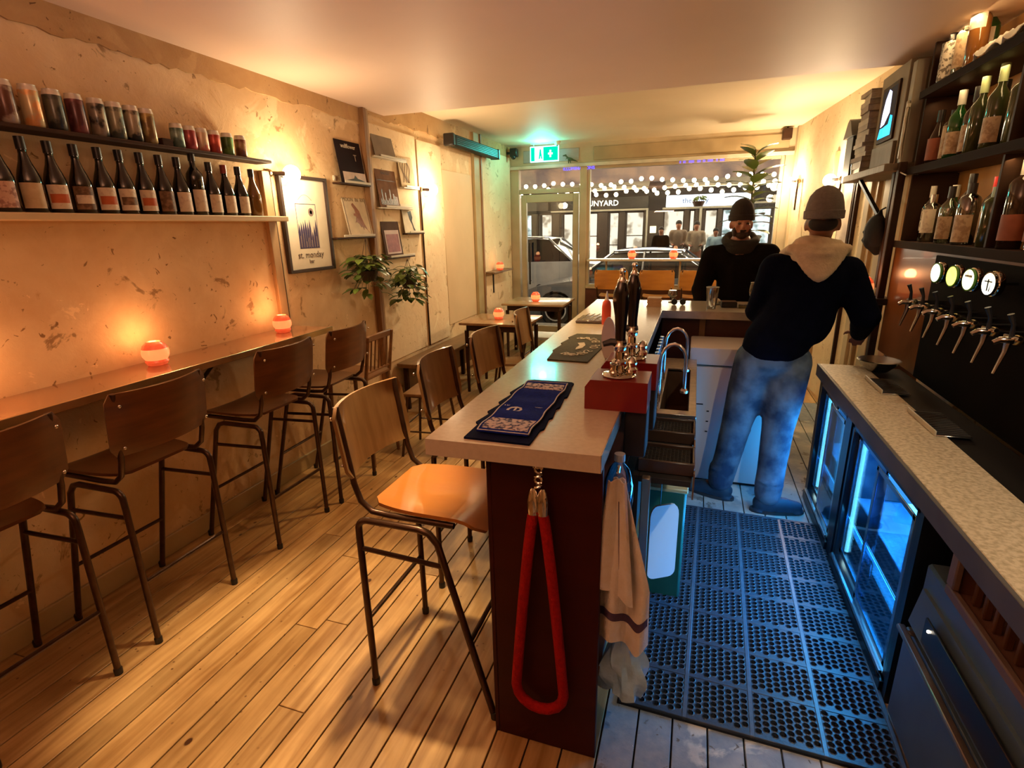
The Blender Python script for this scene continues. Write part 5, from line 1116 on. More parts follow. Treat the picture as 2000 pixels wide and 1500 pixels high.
# round lit tap badges
for i, (y, c1, c2, lab) in enumerate([(2.97, (1, 1, .72), (.8, .95, .4), 'round lit white-green tap badge, farthest of the four'), (2.80, (1, .93, .12), (1, .75, .10), 'round lit yellow tap badge with green edge'), (2.645, (1, .90, .55), (.9, .55, .25), 'round lit cream and brown tap badge, third of the four'), (2.48, (1, .93, .72), (.75, .6, .35), 'round lit white tap badge with a dark figure, nearest of the four')]):
    t = thing('tap_badge', lab, 'tap badge', (1.075, y, 1.438), group='round lit badges above the taps', rot=(0, 0, .08))
    t.scale = (.85, .85, .85)
    MB().lathe([(0, 0), (.052, 0), (.056, -.006), (.056, -.022), (.046, -.03), (0, -.03)][::-1], (0, 0, 0), 24, 'X').build('housing', chrome, t, smooth=True)
    MB().lathe([(0, -.003), (.047, -.003), (.047, .001), (0, .001)][::1], (-.036, 0, 0), 24, 'X').build('face', emat('badge_%d' % i, c1, 3.0, c2, 18, (.35, .5)), t, smooth=True)
    MB().lathe([(.047, -.004), (.053, -.004), (.053, .004), (.047, .004), (.047, -.004)], (-.034, 0, 0), 24, 'X').build('ring', chrome if i == 3 else mat('badge_green', (.10, .30, .04), .3), t, smooth=True)
    if i == 3:
        m = MB(); m.box(-.0405, -.039, -.028, .028, .008, .013).box(-.0405, -.039, -.004, .004, -.03, .02); m.prism([(-.02, .0), (-.012, -.03), (-.018, -.032)], -.0405, -.039, Matrix(((0, 0, 1, 0), (1, 0, 0, 0), (0, 1, 0, 0), (0, 0, 0, 1)))); m.build('figure', black_m, t)
    if i == 2: m = MB(); [m.box(-.0405, -.039, -.03 + k * .012, -.022 + k * .012, .012, .022) for k in range(5)]; m.build('lettering', mat('ink_umber'), t)
    MB().box(0, .072, -.006, .006, -.006, .006).build('stem', chrome, t)
# beer taps
T0 = None
for i in range(7):
    y = 3.06 - i * .153; lab = ('beer tap with chrome spout, first from the lit wooden panel', 'beer tap with chrome spout, second from the lit wooden panel', 'beer tap with chrome spout, third from the lit wooden panel', 'beer tap with chrome spout in the middle of the row of seven', 'beer tap with chrome spout, third from the dark end of the row', 'beer tap with chrome spout, second from the dark end of the row', 'beer tap with chrome spout at the dark end of the row')[i]
    if T0 is None:
        T0 = t = thing('beer_tap', lab, 'beer tap', (1.0, y, 1.29), group='chrome beer taps')
        MB().tube([(.145, 0, .0), (.05, 0, .0), (0, 0, 0), (-.035, 0, .0), (-.05, 0, -.01)], [.011, .011, .014, .010, .008], 10).build('body', chrome, t, smooth=True)
        MB().tube([(.0, -.045, .012), (.0, .045, .008)], .007, 8).build('cross_bar', chrome, t, smooth=True)
        MB().tube([(-.01, 0, -.01), (-.012, 0, -.04), (-.03, 0, -.115)], [.011, .008, .005], 8).build('spout', steel, t, smooth=True)
        MB().tube([(-.004, 0, .01), (-.006, 0, .05), (-.02, 0, .085)], [.008, .006, .010], 8).build('handle', black_m, t, smooth=True)
        MB().ell((.012, 0, .0), (.016, .02, .018)).build('collar', brass, t, smooth=True)
    else: dup(T0, (1.0, y, 1.29), 0, lab)
# bottles on the back bar
clr = glassmat('spirit_clear', (.86, .86, .78), .42, .05); lc = mat('label_cream', (.58, .42, .26), .6, scale=40, col2=(.40, .26, .15), contrast=(.4, .5)); lg = mat('label_grey', (.62, .56, .46), .6, scale=60, col2=(.15, .12, .09), contrast=(.45, .5)); lr = mat('label_rust', (.34, .09, .04), .6, scale=20); lgr = mat('label_lime', (.60, .72, .36), .5, scale=20)
dkb = mat('spirit_dark', (.03, .014, .008), .08, scale=6, coat=.4); bw_ = mat('spirit_amber', (.26, .10, .02), .08, scale=6, coat=.4); olg = mat('spirit_olive', (.05, .06, .02), .1, scale=6, coat=.3)
cp_w = mat('cap_white', (.75, .72, .62), .4); cp_r = mat('cap_red', (.75, .03, .03), .35); cp_g = mat('cap_green', (.08, .30, .05), .35); cp_l = mat('cap_lime', (.60, .72, .36), .4)
GB = 'spirit bottles on the back bar shelves'
SB = [  # label, y, x, z, kind, h, r, glass, lab, cap, (lz)
 ('clear spirit bottle with a slim steel pourer, first on the lowest shelf', 3.80, 1.25, 1.55, 'spirit', .30, .038, clr, lg, cp_w, (.2, .62)),
 ('squat clear bottle with a white label beside the green one', 3.68, 1.22, 1.55, 'round', .25, .040, clr, lw_, steel, (.2, .7)),
 ('green bottle with a white screw cap on the lowest shelf', 3.56, 1.27, 1.55, 'bord', .29, .041, glass_gr, lt, cp_w, (.1, .45)),
 ('clear bottle with a black cap and pale label, lowest shelf', 3.46, 1.22, 1.55, 'spirit', .28, .040, clr, lc, cap_blk, (.08, .48)),
 ('dark bottle with a tall pourer and cream label', 3.36, 1.26, 1.55, 'spirit', .33, .042, dkb, lc, cap_blk, (.08, .40)),
 ('clear sparkling bottle with a large brown label', 3.24, 1.22, 1.55, 'round', .28, .045, clr, lc, cap_blk, (.05, .50)),
 ('clear bottle with a bright red cap on the lowest shelf', 3.13, 1.27, 1.55, 'spirit', .30, .042, clr, lc, cp_r, (.05, .5)),
 ('tall ribbed green-gold bottle near the lowest shelf divider', 2.98, 1.21, 1.55, 'round', .25, .036, olg, None, mat('cap_mint', (.45, .62, .50), .4), None),
 ('dark bottle with netting pattern beside the ribbed one', 2.79, 1.22, 1.55, 'round', .34, .05, dkb, lr, cp_w, (.1, .4)),
 ('tall amber bottle beyond the netted one on the lowest shelf', 2.66, 1.24, 1.55, 'bord', .33, .042, bw_, lr, cap_blk, (.1, .4)),
 ('dark round-shouldered bottle with a rust label, first on the middle shelf', 3.80, 1.22, 1.96, 'burg', .28, .042, dkb, lr, cap_blk, (.1, .5)),
 ('dark bottle with a tan label behind the green one', 3.68, 1.24, 1.96, 'round', .26, .040, dkb, lc, cap_blk, (.1, .72)),
 ('green bottle with a red and white neck on the middle shelf', 3.56, 1.22, 1.96, 'bord', .33, .042, glass_gr, lc, cp_w, (.1, .42)),
 ('dark bottle with an orange-brown label on the middle shelf', 3.44, 1.24, 1.96, 'bord', .32, .042, dkb, lc, cap_blk, (.1, .48)),
 ('tall dark bottle with a lime foil top, farther one', 3.33, 1.22, 1.96, 'bord', .34, .040, olg, None, cp_l, None),
 ('dark bottle with a copper label between the foil-topped ones', 3.23, 1.26, 1.96, 'burg', .30, .044, dkb, lr, cap_blk, (.1, .42)),
 ('tall dark bottle with a lime foil top, nearer one', 3.14, 1.21, 1.96, 'bord', .35, .040, olg, lc, cp_l, (.1, .4)),
 ('large olive flagon near the divider on the middle shelf', 2.98, 1.24, 1.96, 'round', .30, .055, olg, None, cp_w, None),
 ('second olive flagon beyond the divider on the middle shelf', 2.76, 1.24, 1.96, 'round', .31, .055, olg, None, cap_blk, None),
 ('bottle with a black and white lettered label, first on the highest shelf', 3.80, 1.21, 2.36, 'round', .26, .044, dkb, lg, cap_blk, (.1, .80)),
 ('clear bottle with a small orange tag on the highest shelf', 3.84, 1.31, 2.36, 'spirit', .30, .036, clr, lo, cp_w, (.6, .9)),
 ('bottle with a cream label behind the lettered one, highest shelf', 3.69, 1.23, 2.36, 'round', .29, .042, clr, lc, cp_w, (.2, .75)),
 ('green bottle with a lime capsule on the highest shelf', 3.60, 1.29, 2.36, 'bord', .34, .040, glass_gr, lw_, cp_l, (.4, .6)),
 ('bottle with a wide white label on the highest shelf', 3.52, 1.22, 2.36, 'round', .31, .042, bw_, lw_, cap_blk, (.6, .82))]
for lab, y, x, z, kd, h, r, gl_, L_, cp_, lz in SB:
    bottle(lab, 'bottle', (x, y, z), kd, h, r, gl_, L_, cp_, PI + .45, GB, lz or (.1, .4), (-1.3, 1.3), name='spirit_bottle', capz=.80)
t = thing('round_tray', 'round tray of small tumblers resting on the highest shelf', 'tray', (1.26, 3.36, 2.36)); MB().lathe([(0, 0), (.07, 0), (.075, .015), (.07, .015), (.066, .004), (0, .004)], n=20).build('tray', brass, t, smooth=True); m = MB(); [m.lathe([(0, .005), (.018, .005), (.022, .06), (.02, .06), (.016, .01), (0, .01)], (.035 * math.cos(k), .035 * math.sin(k), 0), 12) for k in (0, 1.6, 3.1, 4.7)]; m.build('tumbler', glass, t, smooth=True)
t = thing('bar_cloth', 'crumpled white cloth on the highest shelf of the back bar', 'cloth', (1.20, 3.12, 2.36))
MB().sheet(lambda u, v: ((v - .5) * .12 + .01 * math.sin(u * 20), (u - .5) * .40, .018 + .035 * math.sin(v * PI) * (1 + .3 * math.sin(u * 17)) + .010 * math.sin(v * 15 + u * 30)), 30, 14, .004).build('cloth', mat('cloth_white', (.80, .76, .66), .8, scale=20), t, smooth=True); MB().box(-.05, .05, -.18, .18, 0, .012).build('fold', mat('cloth_white'), t, bevel=.004)
t = thing('glass_jar', 'clip-top glass jar with dark fruit on the lowest back bar shelf', 'jar', (1.20, 2.50, 1.55)); MB().lathe([(0, 0), (.06, 0), (.065, .02), (.065, .18), (.045, .21), (.045, .23)], n=20).build('jar', clr, t, smooth=True); MB().lathe([(.05, .225), (.052, .245), (0, .25)], n=16).build('lid', glass, t, smooth=True); MB().lathe([(0, .005), (.058, .01), (.058, .12), (0, .12)], n=16).build('contents', dkb, t, smooth=True)

# ---------------------------------------------------------------- bracket shelf with books, screen and lantern
t = thing('bracket_shelf', 'thick grey wooden shelf held by a slanted black brace near the tap wall', 'shelf', (0, 0, 0))
gw_ = mat('grey_timber', (.24, .19, .13), .6, scale=5, stretch=(1, 5, 1), col2=(.15, .11, .07))
MB().box(1.04, 1.33, 4.0, 5.02, 1.955, 2.0).build('board', gw_, t, bevel=.004); MB().tube([(1.10, 4.75, 1.95), (1.16, 4.12, 1.58)], .016, 4).build('brace', black_m, t); MB().box(1.12, 1.17, 4.07, 4.12, 1.25, 1.955).build('post', dark_m, t, bevel=.004)
g = random.Random(12); bkm = [mat('book_%d' % i, c, .6, scale=9, col2=tuple(q * .7 for q in c)) for i, c in enumerate([(.50, .42, .31), (.42, .34, .24), (.28, .19, .12), (.58, .50, .38), (.34, .26, .18)])]
z = 2.0
# stack of flat boxes and books beside the screen
for i in range(15):
    h = g.uniform(.026, .045)
    if z + h > 2.62: break
    t = thing('book', 'flat %s book or box file, %s from the bottom of the stack beside the screen' % (('worn', 'scuffed', 'faded')[i % 3], ('first', 'second', 'third', 'fourth', 'fifth', 'sixth', 'seventh', 'eighth', 'ninth', 'tenth', 'eleventh', 'twelfth', 'thirteenth', 'fourteenth', 'fifteenth', 'sixteenth')[i]), 'book', (1.16 + g.uniform(-.01, .01), 4.78 + g.uniform(-.015, .015), z), g.uniform(-.08, .08), 'stack of books and boxes beside the screen')
    MB().box(-.09, .09, -.11, .11, .003, h - .003).build('pages', mat('book_pages', (.42, .35, .25), .8, scale=40), t); MB().box(-.095, .095, -.115, .115, 0, .003).box(-.095, .095, -.115, .115, h - .003, h).box(-.095, -.090, -.115, .115, .003, h - .003).build('cover', bkm[g.randrange(5)], t)
    z += h + .0005
t = thing('display_cabinet', 'grey cabinet frame with a small lit screen on the bracket shelf', 'cabinet', (1.17, 4.36, 2.0))
MB().box(-.055, .10, -.26, .26, 0, .58).build('body', mat('cabinet_grey', (.30, .25, .17), .6, scale=4, col2=(.22, .17, .11)), t, bevel=.004)
MB().box(-.075, -.055, -.24, .20, .0, .14).build('lower_board', gw_, t, bevel=.003)
MB().box(-.068, -.055, -.16, .16, .16, .50).build('screen_frame', dark_m, t, bevel=.004)
X2 = Matrix(((0, 0, 1, 0), (-1, 0, 0, 0), (0, 1, 0, 0), (0, 0, 0, 1)))
MB().box(-.0695, -.068, -.135, .135, .185, .475).build('screen', emat('screen_dark', (.10, .07, .05), .5), t)
MB().prism([(-.10, .26), (-.03, .27), (.05, .33), (.04, .45), (-.01, .47), (-.06, .42), (-.09, .34)], -.0715, -.0695, X2).build('screen_image', emat('screen_white', (.80, .80, 1), 2.6, (.55, .6, 1), 9), t)
MB().prism([(-.13, .19), (.12, .19), (.12, .30), (.08, .31), (.06, .26), (-.04, .25), (-.10, .25)], -.0717, -.0695, X2).build('screen_image', emat('screen_blue', (.05, .55, 1), 2.6, (.02, .3, .9), 9), t)
t = thing('card_reader_box', 'pale grey flat case standing upright beside the screen', 'case', (1.15, 4.03, 2.0)); MB().box(-.03, .03, -.035, .035, 0, .55).build('body', mat('case_grey', (.34, .30, .22), .5, scale=5), t, bevel=.004); MB().box(-.045, -.03, -.03, .0, .02, .34).build('phone', mat('phone_cream', (.50, .44, .32), .4, scale=5), t, bevel=.006)
t = thing('charging_cable', 'thin pale cable looping down from the bracket shelf', 'cable', (1.11, 3.99, 2.3)); MB().tube([(0, 0, .0), (-.012, -.01, -.06), (0, 0, -.12), (-.008, -.01, -.2), (.0, -.02, -.30), (.0, -.06, -.36), (.01, -.13, -.38)], .0035, 6).build('lead', mat('cable_white', (.75, .68, .55), .5), t, smooth=True); MB().box(-.008, .008, -.008, .008, 0, .02).build('plug', white_p, t)
t = thing('birdhouse_lantern', 'tall black lantern box with a pointed roof at the end of the bracket shelf', 'lantern', (1.14, 5.12, 1.96))
MB().box(-.07, .09, -.10, .10, 0, .33).build('body', mat('lantern_black', (.03, .022, .012), .5, scale=5), t, bevel=.003); MB().prism([(-.14, .33), (.14, .33), (.10, .37), (.045, .44), (-.0, .46), (-.045, .44), (-.10, .37)], -.09, .11, Matrix(((0, 0, 1, 0), (1, 0, 0, 0), (0, 1, 0, 0), (0, 0, 0, 1)))).build('roof', black_m, t, bevel=.002)
m = MB(); [m.lathe([(0, 0), (.02, 0), (.026, .08), (.024, .08), (.018, .006), (0, .006)], (1.09, 4.94 + .0 * k, 2.0), 12) for k in (0,)]; t = thing('tumbler', 'small clear tumbler at the foot of the stacked boxes', 'glass', (0, 0, 0)); m.build('body', clr, t, smooth=True); MB().lathe([(0, 0), (.018, 0), (.018, .006), (0, .006)], (1.09, 4.94, 2.001), 12).build('base', glass, t)
# black cap hanging on the post
t = thing('black_hat', 'black peaked cap hanging on the dark post above the candle ball', 'hat', (1.10, 4.20, 1.60))
m = MB(); m.ell((0, 0, 0), (.06, .125, .11)).cap((0, -.02, .08), (.01, -.03, .14), .03, .008).cap((0, 0, -.06), (.02, -.02, -.13), .06, .025)
blob('cap', m, mat('hat_black', (.008, .007, .010), .9, scale=20), t, .012, 3); MB().sheet(lambda u, v: (-.03 + .01 * math.sin(v * PI), .06 + .09 * u, -.03 + (v - .5) * .12 * (1 - .5 * u)), 6, 6, .006).build('brim', mat('hat_black'), t, smooth=True); MB().tube([(0, -.03, .13), (.03, -.04, .15)], .005).build('hook', black_m, t)
t = thing('candle_ledge', 'dark ledge carrying the large candle ball beside the tap wall', 'ledge', (1.02, 3.98, 1.16)); MB().box(-.09, .16, -.08, .08, 0, .04).build('board', black_m, t, bevel=.004); MB().box(.06, .12, -.02, .02, -.2, 0).build('bracket', black_m, t)
t = thing('mixing_bowl', 'shallow steel bowl on the back counter behind the bartender', 'bowl', (1.0, 3.36, .87)); MB().lathe([(0, 0), (.05, 0), (.085, .035), (.10, .06), (.094, .06), (.078, .035), (.045, .008), (0, .008)], n=22).build('bowl', steel, t, smooth=True); MB().lathe([(.098, .058), (.106, .062), (.098, .065)], n=22).build('rim', steel, t)
t = thing('framed_picture', 'tall narrow dark framed picture on the wall beyond the hooded man', 'picture', (rx(5.62) - .03, 5.62, 1.72), .087); MB().box(0, .02, -.16, .16, -.40, .40).build('frame', dark_m, t, bevel=.004); MB().box(-.004, .0, -.13, .13, -.36, .36).build('print', mat('picture_faded', (.55, .42, .28), .5, scale=6, col2=(.25, .16, .10)), t)
# ---------------------------------------------------------------- rubber plant by the window
t = thing('rubber_plant', 'tall rubber plant with broad glossy leaves standing in front of the big window', 'plant', (.58, 7.05, 0)); g = random.Random(21)
MB().lathe([(0, 0), (.13, 0), (.17, .30), (.18, .31), (.165, .31), (.15, .28), (0, .27)], n=20).build('pot', mat('pot_clay', (.18, .08, .04), .6, scale=6), t, smooth=True)
MB().tube([(0, 0, .27), (.02, 0, 1.0), (-.01, .02, 1.7), (-.02, 0, 2.1), (-.03, 0, 2.46)], [.02, .018, .015, .012, .006], 8).build('stem', mat('bark_brown', (.10, .07, .03), .7), t, smooth=True)
for i in range(36):
    z = 1.42 + i * .029; a = i * 2.4 + g.uniform(-.3, .3); el = .1 + .8 * (i / 36); m = MB(); L_ = g.uniform(.22, .30) * (1 if i < 30 else .75)
    MB_p = V((-.02, 0, z)); d = V((math.cos(a), math.sin(a) * .9, el))
    leaf(m, MB_p + d.normalized() * .03, d, L_, L_ * .62, .35); m.tube([MB_p, MB_p + d.normalized() * .035], .004, 5); m.build('leaf', leafd, t, smooth=True)

# ---------------------------------------------------------------- cars in the street
def car(label, x, y, col, name_m, h=1.40, L_=4.3, dark=(.01, .012, .016), tail=True):
    t = thing('car', label, 'car', (x, y, -.18)); w = .86
    body = mat(name_m, col, .25, .15, scale=3, coat=.8); X3 = Matrix(((1, 0, 0, 0), (0, 0, 1, 0), (0, 1, 0, 0), (0, 0, 0, 1)))
    bz = h * .62; f = -L_ / 2; r = L_ / 2; wr_ = .37
    def arch(cx): return [(cx + wr_ * math.cos(math.radians(a)), .31 + wr_ * math.sin(math.radians(a))) for a in range(180, -1, -20)]
    P = [(f + .05, .22)] + [p for p in arch(-1.32)] + [p for p in arch(1.32)] + [(r - .05, .25), (r, .45), (r, bz - .1), (r - .12, bz), (r - .6, bz + .05), (-.75, bz + .03), (f + .45, bz - .12), (f + .06, bz - .28), (f, .5)]
    MB().prism(P, -w, w, X3).build('body', body, t, bevel=.035, seg=2)
    # greenhouse: tapered glass block with a painted roof
    G0 = [(-.95, bz), (-.25, h - .06), (.85, h - .05), (1.55, bz + .04)]; m = MB(); A = [m.b.verts.new((px, -w + .06 + (.16 if i in (1, 2) else 0), pz)) for i, (px, pz) in enumerate(G0)]; B = [m.b.verts.new((px, w - .06 - (.16 if i in (1, 2) else 0), pz)) for i, (px, pz) in enumerate(G0)]
    m.b.faces.new(A[::-1]); m.b.faces.new(B)
    for i in range(4): m.b.faces.new((A[i], A[(i + 1) % 4], B[(i + 1) % 4], B[i]))
    m.build('glass', mat('car_glass', dark, .06, scale=5, coat=.5), t, bevel=.03)
    MB().sheet(lambda u, v: (-.32 + 1.28 * u, (v - .5) * 2 * (w - .20), h - .06 + .045 * math.sin(u * PI) + .02 * math.sin(v * PI)), 8, 6, .02).build('roof', body, t, smooth=True)
    for s_ in (-1, 1):
        m = MB()
        for a, c in (((-.95, bz), (-.27, h - .04)), ((.25, bz + .02), (.28, h - .04)), ((1.55, bz + .04), (.92, h - .04))): m.tube([(a[0], s_ * (w - .055), a[1]), (c[0], s_ * (w - .215), c[1])], .025, 6)
        m.tube([(-.95, s_ * (w - .05), bz + .01), (1.55, s_ * (w - .05), bz + .05)], .012, 6); m.build('pillar', body, t, smooth=True)
        MB().tube([(-.28, s_ * (w - .21), h - .035), (.3, s_ * (w - .21), h - .01), (.93, s_ * (w - .21), h - .03)], .014, 6).build('chrome_strip', chrome, t, smooth=True)
        MB().ell((f + .10, s_ * .62, bz - .30), (.08, .17, .07)).build('headlight', emat('headlamp', (1, .95, .8), 1.6) if s_ < 0 else chrome, t, smooth=True)
        if tail: MB().cb((r - .02, s_ * .66, bz - .10), (.06, .34, .12)).build('tail_light', emat('tail_red', (1, .03, .02), 4), t, bevel=.01)
        MB().ell((-.72, s_ * (w + .06), bz + .06), (.06, .09, .06)).build('mirror', body, t, smooth=True)
        m = MB(); m.cb((.30, s_ * (w + .002), bz - .11), (.16, .012, .025)).cb((-.70, s_ * (w + .002), .52), (.008, .01, .5)).cb((.42, s_ * (w + .002), .52), (.008, .01, .5)); m.build('door_line', black_m if col[0] > .2 else chrome, t)
        for cx in (-1.32, 1.32):
            wh = MB().lathe([(.20, -.10), (.29, -.10), (.315, -.07), (.315, .07), (.29, .10), (.20, .10), (.20, -.10)], (cx, s_ * (w - .11), .315), 28, 'Y').build('wheel', mat('tyre', (.012, .012, .012), .7, scale=20), t, smooth=True)
            m = MB(); m.lathe([(.185, -.02), (.21, -.02), (.21, .02), (.185, .02), (.185, -.02)], (cx, s_ * (w - .02), .315), 24, 'Y').lathe([(0, -.03), (.045, -.03), (.045, .03), (0, .03)], (cx, s_ * (w - .03), .315), 12, 'Y')
            for k in range(10): a = k * PI / 5 + .2; m.tube([(cx + .04 * math.cos(a), s_ * (w - .03), .315 + .04 * math.sin(a)), (cx + .195 * math.cos(a + .06), s_ * (w - .02), .315 + .195 * math.sin(a + .06))], .014, 5)
            m.build('rim', mat('alloy', (.80, .78, .72), .3, .3, scale=9), wh, smooth=True)
    MB().box(f - .01, f + .06, -.45, .45, .36, .50).build('grille', black_m, t, bevel=.01); MB().box(-L_ / 2 + .02, -L_ / 2 + .10, -w + .08, w - .08, .22, .30).build('bumper', black_m, t, bevel=.01)
    return t
car('dark blue-grey parked car closest to the shop window, its front wheel behind the door glass', -1.16, 10.75, (.20, .21, .22), 'paint_bluegrey', 1.42)
car('pale silver car with red tail lights passing behind the parked one', -4.25, 13.3, (.62, .62, .60), 'paint_silver', 1.62, 4.4)

# ---------------------------------------------------------------- people
def hand(m, c, d, side, up=(0, 0, 1), curl=.5, s=1.0):
    """palm and five bent fingers; d = direction of the fingers, side = towards the thumb"""
    c = V(c); d = V(d).normalized(); sd = V(side).normalized(); n = d.cross(sd).normalized()
    for k in range(4): m.cap(c - d * .035 * s + sd * (.024 - .016 * k) * s, c + d * .035 * s + sd * (.031 - .0205 * k) * s, .015 * s, .0135 * s, 8)
    for k, l in enumerate((.036, .041, .038, .030)):
        b0_ = c + d * .038 * s + sd * (.032 - .0215 * k) * s; p1 = b0_ + (d * math.cos(curl * .5) - n * math.sin(curl * .5)) * l * s; p2 = p1 + (d * math.cos(curl * 1.3) - n * math.sin(curl * 1.3)) * l * .62 * s; p3 = p2 + (d * math.cos(curl * 2) - n * math.sin(curl * 2)) * l * .5 * s
        m.cap(b0_, p1, .0098 * s, .009 * s, 8).cap(p1, p2, .009 * s, .0085 * s, 8).cap(p2, p3, .0085 * s, .0075 * s, 8)
    b0_ = c - d * .02 * s + sd * .028 * s; p1 = b0_ + (d * .5 + sd * .8 - n * .2).normalized() * .038 * s; p2 = p1 + (d * .85 + sd * .4 - n * .3).normalized() * .032 * s
    m.cap(b0_, p1, .014 * s, .011 * s, 8).cap(p1, p2, .011 * s, .009 * s, 8)
def limb(m, P, R, n=14):
    for (a, b_), (r0, r1) in zip(zip(P, P[1:]), zip(R, R[1:])): m.cap(a, b_, r0, r1, n)
def head(m, c, yaw, s=1.0):
    """skull, jaw, nose, ears; yaw 0 looks along -Y"""
    M = Matrix.Translation(c) @ Matrix.Rotation(yaw, 4, 'Z') @ Matrix.Scale(s, 4)
    m.ell((0, .012, .02), (.076, .094, .098), m=M).ell((0, -.022, -.045), (.058, .070, .066), m=M).ell((0, -.060, -.082), (.030, .026, .022), m=M)
    m.ell((0, -.094, -.012), (.012, .018, .028), m=M).ell((0, -.105, -.026), (.017, .014, .011), m=M).ell((0, -.078, .020), (.055, .022, .012), m=M).ell((0, -.090, -.055), (.024, .012, .007), m=M)
    for s_ in (-1, 1): m.ell((s_ * .078, .012, -.012), (.010, .022, .032), (0, 0, s_ * .3), m=M).ell((s_ * .040, -.066, -.026), (.022, .018, .020), m=M)
    return M
def person(label, loc, rz, J, skin, cloth_top, cloth_legs, shoe, hat, yaw=0, beard=None, hood=None, top_parts=None, cuff=None, sy=1):
    t = thing('person', label, 'person', loc, rz)
    m = MB(); M = head(m, J['head'], yaw)
    limb(m, [V(J['neck']) - V((0, 0, .06)), V(J['head']) + V((0, 0.01, -.05))], [.058, .054])
    limb(m, [J['neck'], J['chest'], J['belly'], J['hip']], [.09, .135, .125, .13])
    for k in 'LR':
        limb(m, [J['sh' + k], J['el' + k], J['wr' + k]], [.052, .040, .028]); wr_ = V(J['wr' + k]); d = (V(J.get('hd' + k, J['wr' + k])) - wr_) if 'hd' + k in J else (wr_ - V(J['el' + k]))
        d = d.normalized(); hand(m, wr_ + d * .055, d, J.get('th' + k, (0, -1, 0.2)), curl=J.get('curl', .6))
        limb(m, [J['hp' + k], J['kn' + k], J['an' + k]], [.085, .055, .040]); m.cap(J['an' + k], J['to' + k], .035, .03)
    b_ = blob('body', m, skin, t, .0105, 2)
    e = MB()
    for s_ in (-1, 1): e.ell((s_ * .031, -.080, .0), (.012, .008, .007), m=M)
    e.build('eyes', mat('eye', (.10, .07, .05), .2), t, smooth=True)
    # trousers
    m = MB(); limb(m, [V(J['hip']) + V((0, 0, .06)), J['hip']], [.155, .16])
    for k in 'LR':
        a, c, d_ = V(J['hp' + k]), V(J['kn' + k]), V(J['an' + k]); limb(m, [a, a.lerp(c, .5), c, c.lerp(d_, .5), d_ + V((0, 0, .03))], [.118, .108, .088, .080, .076])
        for q in range(3): m.ell(d_ + V((0, 0, .05 + .035 * q)), (.080 + .004 * (q % 2), .078, .016))
        m.ell(c + V((0, .0, .03)), (.09, .092, .03)).ell(c - V((0, 0, .04)), (.088, .09, .02))
    blob('trousers', m, cloth_legs, t, .015, 3)
    # top
    m = MB(); sh = .5 * (V(J['shL']) + V(J['shR']))
    limb(m, [J['chest'], J['belly'], V(J['hip']) + V((0, 0, .05))], [.16, .165, .172]); m.ell(V(J['belly']) + V((.13, .02, .08)), (.10, .13, .20)); limb(m, [J['shL'], sh + V((0, 0, .01)), J['shR']], [.082, .10, .082])
    for k in 'LR':
        limb(m, [V(J['sh' + k]), V(J['chest']).lerp(V(J['sh' + k]), .45)], [.085, .13])
        a, c, d_ = V(J['sh' + k]), V(J['el' + k]), V(J['wr' + k]); limb(m, [a, a.lerp(c, .5), c, c.lerp(d_, .5), d_], [.086, .080, .072, .062, .050]); m.ell(c, (.078, .078, .07)); m.ell(a.lerp(c, .75), (.08, .08, .03))
    for q in range(7): m.ell(V(J['hip']) + V((0, 0, .0 + .02 * (q % 2))), (.182, .15, .035))
    m.ell(V(J['belly']) + V((.02, .0, .03)), (.19, .15, .05)).ell(V(J['chest']), (.20, .14, .16))
    if top_parts: top_parts(m)
    blob('jacket', m, cloth_top, t, .015, 3)
    for k in 'LR':
        m = MB(); an = V(J['an' + k]); to = V(J['to' + k]); an.z = to.z = 0; d = (to - an).normalized()
        m.cap(an + V((0, 0, .055)) - d * .03, an + V((0, 0, .05)) + d * .10, .050, .044).cap(an + V((0, 0, .045)) + d * .10, an + d * .17 + V((0, 0, .038)), .046, .036).cap(an + V((0, 0, .07)), an + V((0, 0, .10)), .05, .05)
        for q in range(5): m.ell(an + d * (-.04 + .052 * q) + V((0, 0, .012)), (.048, .048, .012))
        sh_ = blob('shoe', m, shoe, t, .010, 2)
        z0 = MB(); z0.cap(an - d * .04 + V((0, 0, .010)), an + d * .165 + V((0, 0, .010)), .010, .010)
        z0.b.free(); so = MB(); 
        pts = []; sd = d.cross(V((0, 0, 1)))
        for q in range(18): a = 2 * PI * q / 18; pts.append(an + d * (.062 + .155 * math.cos(a)) + sd * (.050 * math.sin(a) * (1 - .12 * math.cos(a))))
        so.prism([(p.x, p.y) for p in pts], .0005, .020); so.build('sole', mat('sole_pale', (.62, .62, .58), .6) if cuff else mat('sole_dark', (.03, .03, .035), .6), sh_, bevel=.004)
    # knitted cap
    m = MB(); m.lathe([(.090, .025), (.094, .045), (.094, .070), (.089, .100), (.078, .138), (.054, .168), (.022, .186), (0, .190)][0:], (0, .012, 0), 24, m=M @ Matrix.Translation((0, 0, 0)) @ Matrix.Diagonal((.97, 1.12, 1, 1))).build('beanie', hat, t, smooth=True)
    MB().lathe([(.091, .020), (.099, .024), (.100, .062), (.093, .066)], (0, .012, 0), 24, m=M @ Matrix.Diagonal((.97, 1.12, 1, 1))).build('beanie_cuff', hat, t, smooth=True)
    if beard:
        m = MB(); m.ell((0, -.052, -.082), (.046, .040, .036), m=M).ell((0, -.088, -.052), (.028, .014, .010), m=M)
        for s_ in (-1, 1): m.ell((s_ * .052, -.03, -.062), (.016, .040, .038), m=M)
        blob('beard', m, beard, t, .007, 1)
    m = MB(); m.ell((0, .054, -.002), (.070, .056, .046), m=M); blob('hair', m, mat('hair_dark', (.02, .012, .008), .8, scale=60), t, .008, 1)
    if hood: hood(t, M)
    return t
